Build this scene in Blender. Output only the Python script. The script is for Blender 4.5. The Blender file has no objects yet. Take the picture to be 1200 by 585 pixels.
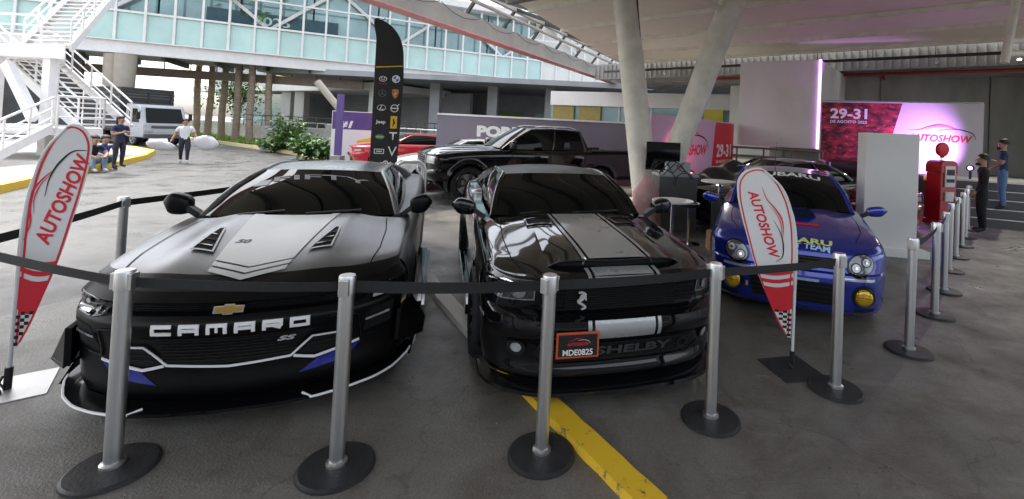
import bpy, bmesh, math, random
import numpy as np
from mathutils import Vector, Matrix
from mathutils.bvhtree import BVHTree

random.seed(7)
RAD = math.radians
PI = math.pi
SC = bpy.context.scene
COL = SC.collection

# ------------------------------------------------------------------ camera
F, PITCH, ROLL, V0, U0, EYE = 545.0, .0192, .0475, 143.0, 685.0, 1.84
_f = np.array([0, math.cos(PITCH), math.sin(PITCH)])
_u = np.array([0, -math.sin(PITCH), math.cos(PITCH)])
_r = np.array([1.0, 0, 0])
_r2 = _r * math.cos(ROLL) + _u * math.sin(ROLL)
_u2 = -_r * math.sin(ROLL) + _u * math.cos(ROLL)


def _ray(px, py):
    return _f + (px - U0) / F * _r2 + (V0 - py) / F * _u2


def at_depth(px, py, y):
    d = _ray(px, py)
    p = d * y / d[1]
    return Vector((p[0], p[1], p[2] + EYE))


def on_level(px, py, z=0.0):
    d = _ray(px, py)
    p = d * (z - EYE) / d[2]
    return Vector((p[0], p[1], z))


cam_data = bpy.data.cameras.new('camera')
cam = bpy.data.objects.new('camera', cam_data)
COL.objects.link(cam)
m = Matrix(((_r2[0], _u2[0], -_f[0], 0), (_r2[1], _u2[1], -_f[1], 0), (_r2[2], _u2[2], -_f[2], EYE), (0, 0, 0, 1)))
cam.matrix_world = m
cam_data.sensor_width = 36
cam_data.lens = F / 1200 * 36
cam_data.shift_x = (600 - U0) / 1200
cam_data.shift_y = -(292.5 - V0) / 1200
cam_data.clip_start = .05
cam_data.clip_end = 2000
SC.camera = cam

# ------------------------------------------------------------------ objects


def tag(o, label=None, cat=None, group=None, kind=None):
    if label: o['label'] = label
    if cat: o['category'] = cat
    if group: o['group'] = group
    if kind: o['kind'] = kind
    return o


def thing(name, label, cat, loc=(0, 0, 0), rz=0.0, group=None):
    o = bpy.data.objects.new(name, None)
    o.empty_display_size = .2
    COL.objects.link(o)
    o.location = loc
    o.rotation_euler = (0, 0, rz)
    return tag(o, label, cat, group)


def copy_tree(o, parent=None):
    c = o.copy()
    COL.objects.link(c)
    if parent: c.parent = parent
    for ch in list(o.children):
        copy_tree(ch, c)
    return c


class MB:
    """collects faces, builds ONE mesh object"""

    def __init__(s):
        s.v = []; s.f = []; s.mi = []; s.M = None; s.m = 0

    def add(s, vs, fs, m=None):
        n = len(s.v)
        for p in vs:
            p = Vector(p)
            s.v.append(s.M @ p if s.M else p)
        for f in fs:
            s.f.append(tuple(i + n for i in f)); s.mi.append(s.m if m is None else m)

    def box(s, c, d, rz=0, m=None, rot=None, taper=1.0):
        x, y, z = d[0] / 2, d[1] / 2, d[2] / 2
        R = rot if rot is not None else Matrix.Rotation(rz, 3, 'Z')
        vs = []
        for zz, k in ((-z, 1), (z, taper)):
            for xx, yy in ((-x, -y), (x, -y), (x, y), (-x, y)):
                vs.append(Vector(c) + R @ Vector((xx * k, yy * k, zz)))
        s.add(vs, [(3, 2, 1, 0), (4, 5, 6, 7), (0, 1, 5, 4), (1, 2, 6, 5), (2, 3, 7, 6), (3, 0, 4, 7)], m)

    def bar(s, a, b, w, h, m=None, up=(0, 0, 1)):
        """rectangular bar from a to b, w across, h along up"""
        a = Vector(a); b = Vector(b); d = (b - a); L = d.length
        if L < 1e-6: return
        d /= L; up = Vector(up)
        x = d.cross(up)
        if x.length < 1e-4: x = d.cross(Vector((0, 1, 0)))
        x.normalize(); u = x.cross(d)
        vs = []
        for p in (a, b):
            for i, j in ((-1, -1), (1, -1), (1, 1), (-1, 1)):
                vs.append(p + x * (i * w / 2) + u * (j * h / 2))
        s.add(vs, [(3, 2, 1, 0), (4, 5, 6, 7), (0, 1, 5, 4), (1, 2, 6, 5), (2, 3, 7, 6), (3, 0, 4, 7)], m)

    def tube(s, pts, r, n=12, m=None, caps=True):
        pts = [Vector(p) for p in pts]
        rs = r if isinstance(r, (list, tuple)) else [r] * len(pts)
        vs = []; fs = []
        prev = None
        for i, p in enumerate(pts):
            t = (pts[min(i + 1, len(pts) - 1)] - pts[max(i - 1, 0)]).normalized()
            if prev is None:
                x = t.cross(Vector((0, 0, 1)))
                if x.length < 1e-3: x = t.cross(Vector((0, 1, 0)))
            else:
                x = prev - t * prev.dot(t)
            x.normalize(); prev = x
            y = t.cross(x)
            for k in range(n):
                a = 2 * PI * k / n
                vs.append(p + (x * math.cos(a) + y * math.sin(a)) * rs[i])
        for i in range(len(pts) - 1):
            for k in range(n):
                k2 = (k + 1) % n
                fs.append((i * n + k, i * n + k2, (i + 1) * n + k2, (i + 1) * n + k))
        if caps:
            fs.append(tuple(range(n - 1, -1, -1)))
            b = (len(pts) - 1) * n
            fs.append(tuple(range(b, b + n)))
        s.add(vs, fs, m)

    def lathe(s, prof, c=(0, 0, 0), axis='Z', n=24, m=None, a0=0, a1=2 * PI):
        """prof: (r, h) pairs round an axis through c"""
        full = abs(a1 - a0 - 2 * PI) < 1e-6
        N = n if full else n + 1
        vs = []; fs = []
        for r, h in prof:
            for k in range(N):
                a = a0 + (a1 - a0) * k / n
                p, q = r * math.cos(a), r * math.sin(a)
                v = {'Z': (p, q, h), 'X': (h, p, q), 'Y': (p, h, q)}[axis]
                vs.append(Vector(c) + Vector(v))
        for i in range(len(prof) - 1):
            for k in range(n):
                k2 = (k + 1) % N if full else k + 1
                fs.append((i * N + k, i * N + k2, (i + 1) * N + k2, (i + 1) * N + k))
        s.add(vs, fs, m)

    def ball(s, c, r, m=None, nu=12, nv=8):
        r = r if isinstance(r, (list, tuple)) else (r, r, r)
        vs = []; fs = []
        for i in range(nv + 1):
            t = PI * i / nv
            for k in range(nu):
                a = 2 * PI * k / nu
                vs.append((c[0] + r[0] * math.sin(t) * math.cos(a), c[1] + r[1] * math.sin(t) * math.sin(a), c[2] + r[2] * math.cos(t)))
        for i in range(nv):
            for k in range(nu):
                k2 = (k + 1) % nu
                fs.append((i * nu + k, (i + 1) * nu + k, (i + 1) * nu + k2, i * nu + k2))
        s.add(vs, fs, m)

    def grid(s, g, m=None):
        M, N = len(g), len(g[0])
        vs = [p for row in g for p in row]
        fs = [(i * N + j, i * N + j + 1, (i + 1) * N + j + 1, (i + 1) * N + j) for i in range(M - 1) for j in range(N - 1)]
        s.add(vs, fs, m)

    def prism(s, poly, a, b, m=None):
        """poly of 3D points extruded by vector from +a to +b"""
        n = len(poly); a = Vector(a); b = Vector(b)
        vs = [Vector(p) + a for p in poly] + [Vector(p) + b for p in poly]
        fs = [tuple(range(n - 1, -1, -1)), tuple(range(n, 2 * n))]
        fs += [(i, (i + 1) % n, n + (i + 1) % n, n + i) for i in range(n)]
        s.add(vs, fs, m)

    def build(s, name, mats, parent=None, smooth=None, weld=0, bevel=0, loc=None, normals=False):
        if not isinstance(mats, (list, tuple)): mats = [mats]
        me = bpy.data.meshes.new(name)
        me.from_pydata([tuple(p) for p in s.v], [], s.f)
        for mt in mats: me.materials.append(mt)
        me.polygons.foreach_set('material_index', s.mi)
        if weld or normals:
            bm = bmesh.new(); bm.from_mesh(me)
            if weld: bmesh.ops.remove_doubles(bm, verts=bm.verts, dist=weld)
            if normals: bmesh.ops.recalc_face_normals(bm, faces=bm.faces)
            bm.to_mesh(me); bm.free()
        if smooth:
            me.shade_smooth()
            me.set_sharp_from_angle(angle=RAD(smooth))
        me.update()
        o = bpy.data.objects.new(name, me)
        COL.objects.link(o)
        if parent: o.parent = parent
        if loc is not None: o.location = loc
        if bevel:
            b = o.modifiers.new('bevel', 'BEVEL'); b.width = bevel; b.segments = 2; b.limit_method = 'ANGLE'; b.angle_limit = RAD(40)
        return o


# ------------------------------------------------------------------ materials
MATS = {}


def mat(name, col, rough=.5, metal=0., coat=0., spec=.5, var=0., scale=4., bump=0., bscale=None, emit=None, estr=0., detail=6, rvar=0., coat_rough=.05, stretch=None, trans=0., ior=1.45, col2=None):
    if name in MATS: return MATS[name]
    mt = bpy.data.materials.new(name); mt.use_nodes = True
    nt = mt.node_tree; N = nt.nodes; Lk = nt.links
    b = N['Principled BSDF']
    c = (*col, 1)
    b.inputs['Base Color'].default_value = c
    b.inputs['Roughness'].default_value = rough
    b.inputs['Metallic'].default_value = metal
    b.inputs['Coat Weight'].default_value = coat
    b.inputs['Coat Roughness'].default_value = coat_rough
    b.inputs['Specular IOR Level'].default_value = spec
    b.inputs['Transmission Weight'].default_value = trans
    b.inputs['IOR'].default_value = ior
    if emit:
        b.inputs['Emission Color'].default_value = (*emit, 1); b.inputs['Emission Strength'].default_value = estr
    if var or bump or rvar or col2:
        tc = N.new('ShaderNodeTexCoord')
        src = tc.outputs['Object']
        if stretch:
            mp = N.new('ShaderNodeMapping'); mp.inputs['Scale'].default_value = stretch
            Lk.new(src, mp.inputs[0]); src = mp.outputs[0]
        n = N.new('ShaderNodeTexNoise'); n.inputs['Scale'].default_value = scale; n.inputs['Detail'].default_value = detail; n.inputs['Roughness'].default_value = .6
        Lk.new(src, n.inputs['Vector'])
        if var or col2:
            rp = N.new('ShaderNodeValToRGB')
            rp.color_ramp.elements[0].position = .3; rp.color_ramp.elements[1].position = .7
            lo = col2 if col2 else tuple(max(0, x * (1 - var)) for x in col)
            hi = col if col2 else tuple(min(1, x * (1 + var)) for x in col)
            rp.color_ramp.elements[0].color = (*lo, 1); rp.color_ramp.elements[1].color = (*hi, 1)
            Lk.new(n.outputs['Fac'], rp.inputs[0]); Lk.new(rp.outputs[0], b.inputs['Base Color'])
        if rvar:
            mr = N.new('ShaderNodeMapRange'); mr.inputs['To Min'].default_value = max(0, rough - rvar); mr.inputs['To Max'].default_value = min(1, rough + rvar)
            mr.inputs['From Min'].default_value = .3; mr.inputs['From Max'].default_value = .7
            Lk.new(n.outputs['Fac'], mr.inputs['Value']); Lk.new(mr.outputs[0], b.inputs['Roughness'])
        if bump:
            n2 = N.new('ShaderNodeTexNoise'); n2.inputs['Scale'].default_value = bscale or scale * 6; n2.inputs['Detail'].default_value = 4
            Lk.new(src, n2.inputs['Vector'])
            bp = N.new('ShaderNodeBump'); bp.inputs['Strength'].default_value = bump; bp.inputs['Distance'].default_value = .02
            Lk.new(n2.outputs['Fac'], bp.inputs['Height']); Lk.new(bp.outputs[0], b.inputs['Normal'])
    MATS[name] = mt
    return mt


M_CHROME = mat('chrome', (.75, .75, .76), .12, 1, rvar=.05, scale=20)
M_STEEL = mat('brushed_steel', (.68, .68, .68), .36, 1, var=.15, scale=30, stretch=(1, 1, .05), bump=.05)
M_RUBBER = mat('rubber', (.012, .012, .013), .75, var=.3, scale=10, bump=.1)
M_BLACKPLASTIC = mat('black_plastic', (.014, .014, .015), .45, rvar=.1, scale=25, bump=.05, bscale=300)
M_GLOSSBLACK = mat('gloss_black', (.004, .004, .005), .08, spec=.3, coat=.3, rvar=.03)
M_TINT = mat('tinted_glass', (.003, .004, .004), .015, spec=.26, rvar=.012, scale=3)
M_VOID = mat('dark_recess', (.003, .003, .003), .9, var=.3)
M_WHITE = mat('white_print', (.78, .78, .77), .45, var=.03, scale=3)
M_SILVERPRINT = mat('silver_print', (.55, .56, .57), .35, var=.05, scale=5)
M_RED = mat('red_print', (.62, .02, .035), .5, var=.08, scale=3)
M_BLACKPRINT = mat('black_print', (.012, .012, .014), .5, var=.2)
M_YELLOW = mat('yellow_print', (.80, .50, .03), .45, var=.05)
M_BLUEPRINT = mat('blue_print', (.03, .16, .55), .45, var=.05)
M_DISC = mat('disc_rotor', (.25, .25, .26), .35, 1, var=.2, scale=10)
M_RIM = mat('black_rim', (.02, .02, .022), .25, .3, coat=.5, rvar=.08)
M_SILVERRIM = mat('silver_rim', (.4, .4, .42), .3, .9, rvar=.1)
M_AMBER = mat('amber_lens', (.75, .22, .02), .15, coat=1, rvar=.05)
M_REDLENS = mat('red_lens', (.4, .01, .01), .12, coat=1, rvar=.05)
M_LENS = mat('lamp_lens', (.55, .57, .58), .08, .4, coat=1, rvar=.05, var=.35, scale=14)
M_REFLECTOR = mat('lamp_reflector', (.72, .73, .74), .1, 1, rvar=.05, scale=30)
M_YELLENS = mat('yellow_lens', (.72, .42, .01), .12, .3, coat=1, var=.3, scale=22, rvar=.05)
M_SKIN = mat('skin', (.42, .24, .16), .5, var=.1, scale=8)
M_HAIR = mat('dark_hair', (.015, .011, .009), .5, var=.3, scale=40, bump=.3)

# ------------------------------------------------------------------ 2D shapes
_txt = {}


def text2d(body, size=1., bold=.0, shear=0., spacing=1., xs=1.):
    """letters as 2D triangles, centred on the origin; size = cap height"""
    key = (body, bold, shear, spacing)
    if key not in _txt:
        cu = bpy.data.curves.new('lettering', 'FONT'); cu.body = body
        cu.align_x = 'CENTER'; cu.offset = bold; cu.shear = shear; cu.space_character = spacing; cu.resolution_u = 3; cu.fill_mode = 'FRONT'
        ob = bpy.data.objects.new('lettering', cu); COL.objects.link(ob)
        dg = bpy.context.evaluated_depsgraph_get(); dg.update()
        me = bpy.data.meshes.new_from_object(ob.evaluated_get(dg))
        vs = [(v.co.x, v.co.y) for v in me.vertices]; fs = [tuple(p.vertices) for p in me.polygons]
        bpy.data.objects.remove(ob); bpy.data.curves.remove(cu); bpy.data.meshes.remove(me)
        a = np.array(vs); lo, hi = a.min(0), a.max(0)
        a -= (lo + hi) / 2
        a /= (hi[1] - lo[1])
        _txt[key] = (a, fs)
    a, fs = _txt[key]
    b = a * size; b[:, 0] *= xs
    return b, fs


def fit_text(body, w, h, **k):
    b, fs = text2d(body, 1., **k)
    b = b.copy(); e = b.max(0) - b.min(0)
    return b * np.array([w / e[0], h / e[1]]), fs


def stroke2d(pts, w, n=6):
    """smooth stroke through pts, w width or (start, middle, end)"""
    P = interp(np.array([(p[0], p[1], 0) for p in pts], float), n)[:, :2]
    L, R = [], []
    for i, p in enumerate(P):
        t = P[min(i + 1, len(P) - 1)] - P[max(i - 1, 0)]
        t = t / (np.linalg.norm(t) + 1e-9); nn = np.array([-t[1], t[0]])
        s = i / (len(P) - 1)
        ww = w if not isinstance(w, tuple) else (w[0] + (w[1] - w[0]) * s * 2 if s < .5 else w[1] + (w[2] - w[1]) * (s * 2 - 1))
        L.append(p + nn * ww / 2); R.append(p - nn * ww / 2)
    vs = np.array(L + R); k = len(P)
    return vs, [(i, k + i, k + i + 1, i + 1) for i in range(k - 1)]


def poly2d(pts):
    return np.array(pts, float), [tuple(range(len(pts)))]


def line2d(pts, w, closed=False):
    """mitred polyline of even width"""
    P = [np.array(p, float) for p in pts]; n = len(P); L, R = [], []
    for i in range(n):
        a = P[i] - P[i - 1] if (i > 0 or closed) else P[1] - P[0]
        b = P[(i + 1) % n] - P[i] if (i < n - 1 or closed) else P[-1] - P[-2]
        a = a / np.linalg.norm(a); b = b / np.linalg.norm(b)
        na = np.array([-a[1], a[0]]); nb = np.array([-b[1], b[0]])
        mm = (na + nb); mm /= max(.35, np.linalg.norm(mm)); k = 1 / max(.4, mm @ na)
        L.append(P[i] + mm * k * w / 2); R.append(P[i] - mm * k * w / 2)
    vs = np.array(L + R); m = n if closed else n - 1
    return vs, [(i, n + i, n + (i + 1) % n, (i + 1) % n) for i in range(m)]


def circle2d(c, r, n=24, r2=None):
    return poly2d([(c[0] + r * math.cos(2 * PI * k / n), c[1] + (r2 or r) * math.sin(2 * PI * k / n)) for k in range(n)])


def ring2d(c, r0, r1, n=24, ky=1.):
    vs = [(c[0] + r * math.cos(2 * PI * k / n), c[1] + ky * r * math.sin(2 * PI * k / n)) for r in (r0, r1) for k in range(n)]
    return np.array(vs), [(k, (k + 1) % n, n + (k + 1) % n, n + k) for k in range(n)]


def move2d(sh, dx=0, dy=0, rot=0, s=1.):
    v, f = sh; c, sn = math.cos(rot), math.sin(rot)
    v = v * s
    return np.stack([v[:, 0] * c - v[:, 1] * sn + dx, v[:, 0] * sn + v[:, 1] * c + dy], 1), f


BLOCK = {  # square block capitals as centre lines in a 1 x 1 cell
    'C': [[(1, 1), (0, 1), (0, 0), (1, 0)]],
    'A': [[(0, 0), (0, 1), (1, 1), (1, 0)], [(0, .42), (1, .42)]],
    'M': [[(0, 0), (0, 1), (1, 1), (1, 0)], [(.5, 1), (.5, 0)]],
    'R': [[(0, 0), (0, 1), (1, 1), (1, .45), (0, .45)], [(.5, .45), (1, 0)]],
    'O': [[(0, 0), (0, 1), (1, 1), (1, 0), (0, 0)]],
}


def block_text(word, w, h, gap, t):
    n = len(word); cw = (w - gap * (n - 1)) / n; out = []
    for i, ch in enumerate(word):
        x0 = -w / 2 + i * (cw + gap) + t / 2
        for ln in BLOCK[ch]:
            closed = ln[0] == ln[-1]
            pts = [(x0 + p[0] * (cw - t), -h / 2 + t / 2 + p[1] * (h - t)) for p in (ln[:-1] if closed else ln)]
            if not closed and len(pts) > 1:   # square line ends
                for a, b in ((0, 1), (-1, -2)):
                    d = np.array(pts[a]) - np.array(pts[b]); d /= np.linalg.norm(d)
                    if not (ch in 'AMR' and len(ln) == 2):
                        pts[a] = tuple(np.array(pts[a]) + d * t / 2)
            out.append(line2d(pts, t * (.72 if len(pts) == 2 and ch in 'M' else 1), closed))
    return out


# ------------------------------------------------------------------ curves and surfaces


def hermite(P, n, brk=()):
    return interp(P, n)


def interp(P, n):
    """cubic through P (K,...) by chord length; n samples per span"""
    P = np.asarray(P, float); K = len(P)
    if K == 2:
        return np.stack([P[0] + (P[1] - P[0]) * t for t in np.linspace(0, 1, n + 1)])
    d = np.array([max(1e-5, np.sqrt(((P[i + 1] - P[i]) ** 2).sum(-1).mean())) for i in range(K - 1)])
    T = np.zeros_like(P)
    for i in range(K):
        if i == 0: T[i] = (P[1] - P[0]) / d[0]
        elif i == K - 1: T[i] = (P[-1] - P[-2]) / d[-1]
        else:
            a = (P[i] - P[i - 1]) / d[i - 1]; b = (P[i + 1] - P[i]) / d[i]
            T[i] = (a * d[i] + b * d[i - 1]) / (d[i] + d[i - 1])
    out = []
    for i in range(K - 1):
        for k in range(n):
            t = k / n; h = d[i]
            out.append(P[i] * (2 * t**3 - 3 * t**2 + 1) + T[i] * h * (t**3 - 2 * t**2 + t) + P[i + 1] * (-2 * t**3 + 3 * t**2) + T[i + 1] * h * (t**3 - t**2))
    out.append(P[-1])
    return np.array(out)


def surf(rows, nu=6, nv=5, crease=(), mirror=True):
    """rows of control points (centre -> outside); returns a fine grid"""
    A = np.array(rows, float)
    if mirror:
        B = A[:, :0:-1].copy(); B[:, :, 0] *= -1
        A = np.concatenate([B, A], 1)
    A = np.swapaxes(interp(np.swapaxes(A, 0, 1), nu), 0, 1)
    cuts = [0] + sorted(crease) + [len(A) - 1]
    out = []
    for a, b in zip(cuts[:-1], cuts[1:]):
        if b <= a: continue
        g = interp(A[a:b + 1], nv)
        out.append(g if not out else g[1:])
    return np.concatenate(out, 0)


def decal(parent, name, shapes, bvh, axis, material, off=.003, maxlen=.05, thick=0., origin=None):
    """2D shapes laid on a body: axis 'front' (x,z) or 'top' (x,y) or 'left'/'right' (y,z)"""
    bm = bmesh.new()
    for vs, fs in shapes:
        bv = [bm.verts.new((p[0], p[1], 0)) for p in vs]
        for f in fs:
            try: bm.faces.new([bv[i] for i in f])
            except ValueError: pass
    bmesh.ops.triangulate(bm, faces=bm.faces)
    for _ in range(7):
        es = [e for e in bm.edges if e.calc_length() > maxlen]
        if not es: break
        bmesh.ops.subdivide_edges(bm, edges=es, cuts=1)
        bmesh.ops.triangulate(bm, faces=bm.faces)
    bad = []
    for v in bm.verts:
        p, q = v.co.x, v.co.y
        if axis == 'front': o, d = Vector((p, -3, q)), Vector((0, 1, 0))
        elif axis == 'top': o, d = Vector((p, q, 4)), Vector((0, 0, -1))
        elif axis == 'left': o, d = Vector((3, p, q)), Vector((-1, 0, 0))
        else: o, d = Vector((-3, p, q)), Vector((1, 0, 0))
        h = bvh.ray_cast(o, d)
        if h[0] is None: bad.append(v); continue
        n = h[1]
        if n.dot(d) > 0: n = -n
        w = (n - d); w.normalize()
        v.co = h[0] + w * off
    bmesh.ops.delete(bm, geom=bad, context='VERTS')
    loose = [v for v in bm.verts if not v.link_faces]
    if loose: bmesh.ops.delete(bm, geom=loose, context='VERTS')
    bmesh.ops.recalc_face_normals(bm, faces=bm.faces)
    dv = {'front': Vector((0, -1, 0)), 'top': Vector((0, 0, 1)), 'left': Vector((1, 0, 0)), 'right': Vector((-1, 0, 0))}[axis]
    for f in bm.faces:
        if f.normal.dot(dv) < 0: f.normal_flip()
    if thick:
        g = bmesh.ops.extrude_face_region(bm, geom=list(bm.faces))
        top = [e for e in g['geom'] if isinstance(e, bmesh.types.BMVert)]
        for v in top: v.co += dv * thick
    me = bpy.data.meshes.new(name); bm.to_mesh(me); bm.free()
    for mt in (material if isinstance(material, list) else [material]): me.materials.append(mt)
    me.shade_smooth(); me.set_sharp_from_angle(angle=RAD(35))
    o = bpy.data.objects.new(name, me); COL.objects.link(o); o.parent = parent
    return o


class Sheet:
    """flat printed sheet in the local X-Z plane, prints lie millimetres proud of it"""

    def __init__(s): s.mb = MB()

    def put(s, sh, m, off=.003, bend=None):
        v, f = sh
        vs = []
        for p in v:
            y = bend(p[0], p[1]) if bend else 0
            vs.append((p[0], y - off, p[1]))
        s.mb.add(vs, f, m)


def autoshow_logo(w):
    """the show's mark: red and black car roofline over italic lettering; returns {colour: shapes}"""
    red, blk = [], []
    red.append(stroke2d([(-.46 * w, .13 * w), (-.30 * w, .14 * w), (-.15 * w, .20 * w), (.0 * w, .235 * w), (.16 * w, .20 * w), (.24 * w, .165 * w)], (.004 * w, .022 * w, .004 * w)))
    red.append(stroke2d([(-.20 * w, .15 * w), (-.06 * w, .20 * w), (.06 * w, .205 * w), (.2 * w, .17 * w)], (.003 * w, .012 * w, .003 * w)))
    blk.append(stroke2d([(-.02 * w, .135 * w), (.16 * w, .165 * w), (.34 * w, .145 * w), (.47 * w, .08 * w), (.5 * w, .0)], (.004 * w, .018 * w, .006 * w)))
    red.append(move2d(fit_text('AUTOSHOW', .92 * w, .125 * w, bold=.03, shear=.25), 0, 0))
    return red, blk
# ------------------------------------------------------------------ cars
# local frame of a car: nose at y = 0, length along +y, x to the picture's right (the car's left), z up
XF = np.array([0, .27, .5, .68, .82, .93, .985, 1.0])


def side_profile(W, zc, low=(.50, .36, .25, .17)):
    return [(zc, .925 * W), (zc - .025, .955 * W), (zc - .08, .985 * W), (zc - .20, W), (low[0], .99 * W), (low[1], .985 * W), (low[2], .98 * W), (low[3], .945 * W)]


def x_at(W, zc, z, low):
    pr = sorted(side_profile(W, zc, low))
    return float(np.interp(z, [p[0] for p in pr], [p[1] for p in pr]))


def wheel(parent, c, r, w, side, rim_m, spokes=10, caliper=None, rimr=None):
    """a wheel: tyre, with its rim as a sub-part; side +1 faces +x"""
    rr = rimr or r * .74
    t = MB()
    t.lathe([(rr, -w * .44), (r * .93, -w / 2), (r * .985, -w * .42), (r, -w * .3), (r, w * .3), (r * .985, w * .42), (r * .93, w / 2), (rr, w * .44)], axis='X', n=40)
    for k in range(36):
        a = 2 * PI * k / 36
        t.box((0, r * math.cos(a), r * math.sin(a)), (w * .8, .012, .008), rot=Matrix.Rotation(a, 3, 'X'))
    o = t.build('wheel', M_RUBBER, parent, smooth=35, loc=c)
    q = MB()
    q.lathe([(rr, -w * .42), (rr * .93, -w * .36), (rr * .93, w * .36), (rr, w * .44), (rr * .95, w * .46), (rr * .9, w * .38)], axis='X', n=40)
    q.lathe([(.0, side * w * .34), (.055, side * w * .36), (.075, side * w * .3), (.075, side * w * .1), (0, side * w * .1)], axis='X', n=16)
    for k in range(spokes):
        a = 2 * PI * k / spokes + .2
        for da in (-.09, .09):
            p0 = (side * w * .27, .06 * math.cos(a), .06 * math.sin(a))
            p1 = (side * w * .37, rr * .93 * math.cos(a + da), rr * .93 * math.sin(a + da))
            q.bar(p0, p1, .022, .03, up=(1, 0, 0))
    q.m = 1
    q.lathe([(.06, side * .0), (rr * .78, side * .0), (rr * .78, side * .025), (.06, side * .025)], axis='X', n=32)
    q.m = 2
    q.box((side * .01, -rr * .6, rr * .12), (.07, .09, .2))
    q.build('rim', [rim_m, M_DISC, caliper or M_BLACKPLASTIC], o, smooth=35)
    return o


def mirror_part(parent, c, s, side, shell, glass=True, name='side_mirror'):
    """door mirror: rounded shell tapering inboard on a stalk; s = (w, d, h)"""
    b = MB()
    prof = []
    for u in np.linspace(0, 1, 9):
        x = (u - .5) * s[0]
        k = (max(0.02, 1 - abs(2 * (u - .42)) ** 3.2)) ** .5
        ring = []
        for a in np.linspace(0, 2 * PI, 17)[:-1]:
            ca, sa = math.cos(a), math.sin(a)
            e = .5
            yy = math.copysign(abs(ca) ** e, ca) * s[1] / 2 * k
            zz = math.copysign(abs(sa) ** e, sa) * s[2] / 2 * (k * (.8 + .2 * u))
            ring.append((side * x, yy + .05 * (1 - u) * 0, zz + .03 * (u - .5)))
        prof.append(ring)
    vs = [p for r in prof for p in r]; n = 16
    fs = [(i * n + k, i * n + (k + 1) % n, (i + 1) * n + (k + 1) % n, (i + 1) * n + k) for i in range(8) for k in range(n)]
    fs += [tuple(range(n)), tuple(range(8 * n, 9 * n))]
    b.add(vs, fs, 0)
    b.m = 1
    b.bar((-side * s[0] * .36, 0, -s[2] * .15), (-side * (s[0] * .5 + .08), .02, -s[2] * .5 - .02), .12, .045)
    o = b.build(name, [shell, M_BLACKPLASTIC], parent, smooth=50, normals=True, loc=c)
    return o


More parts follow.
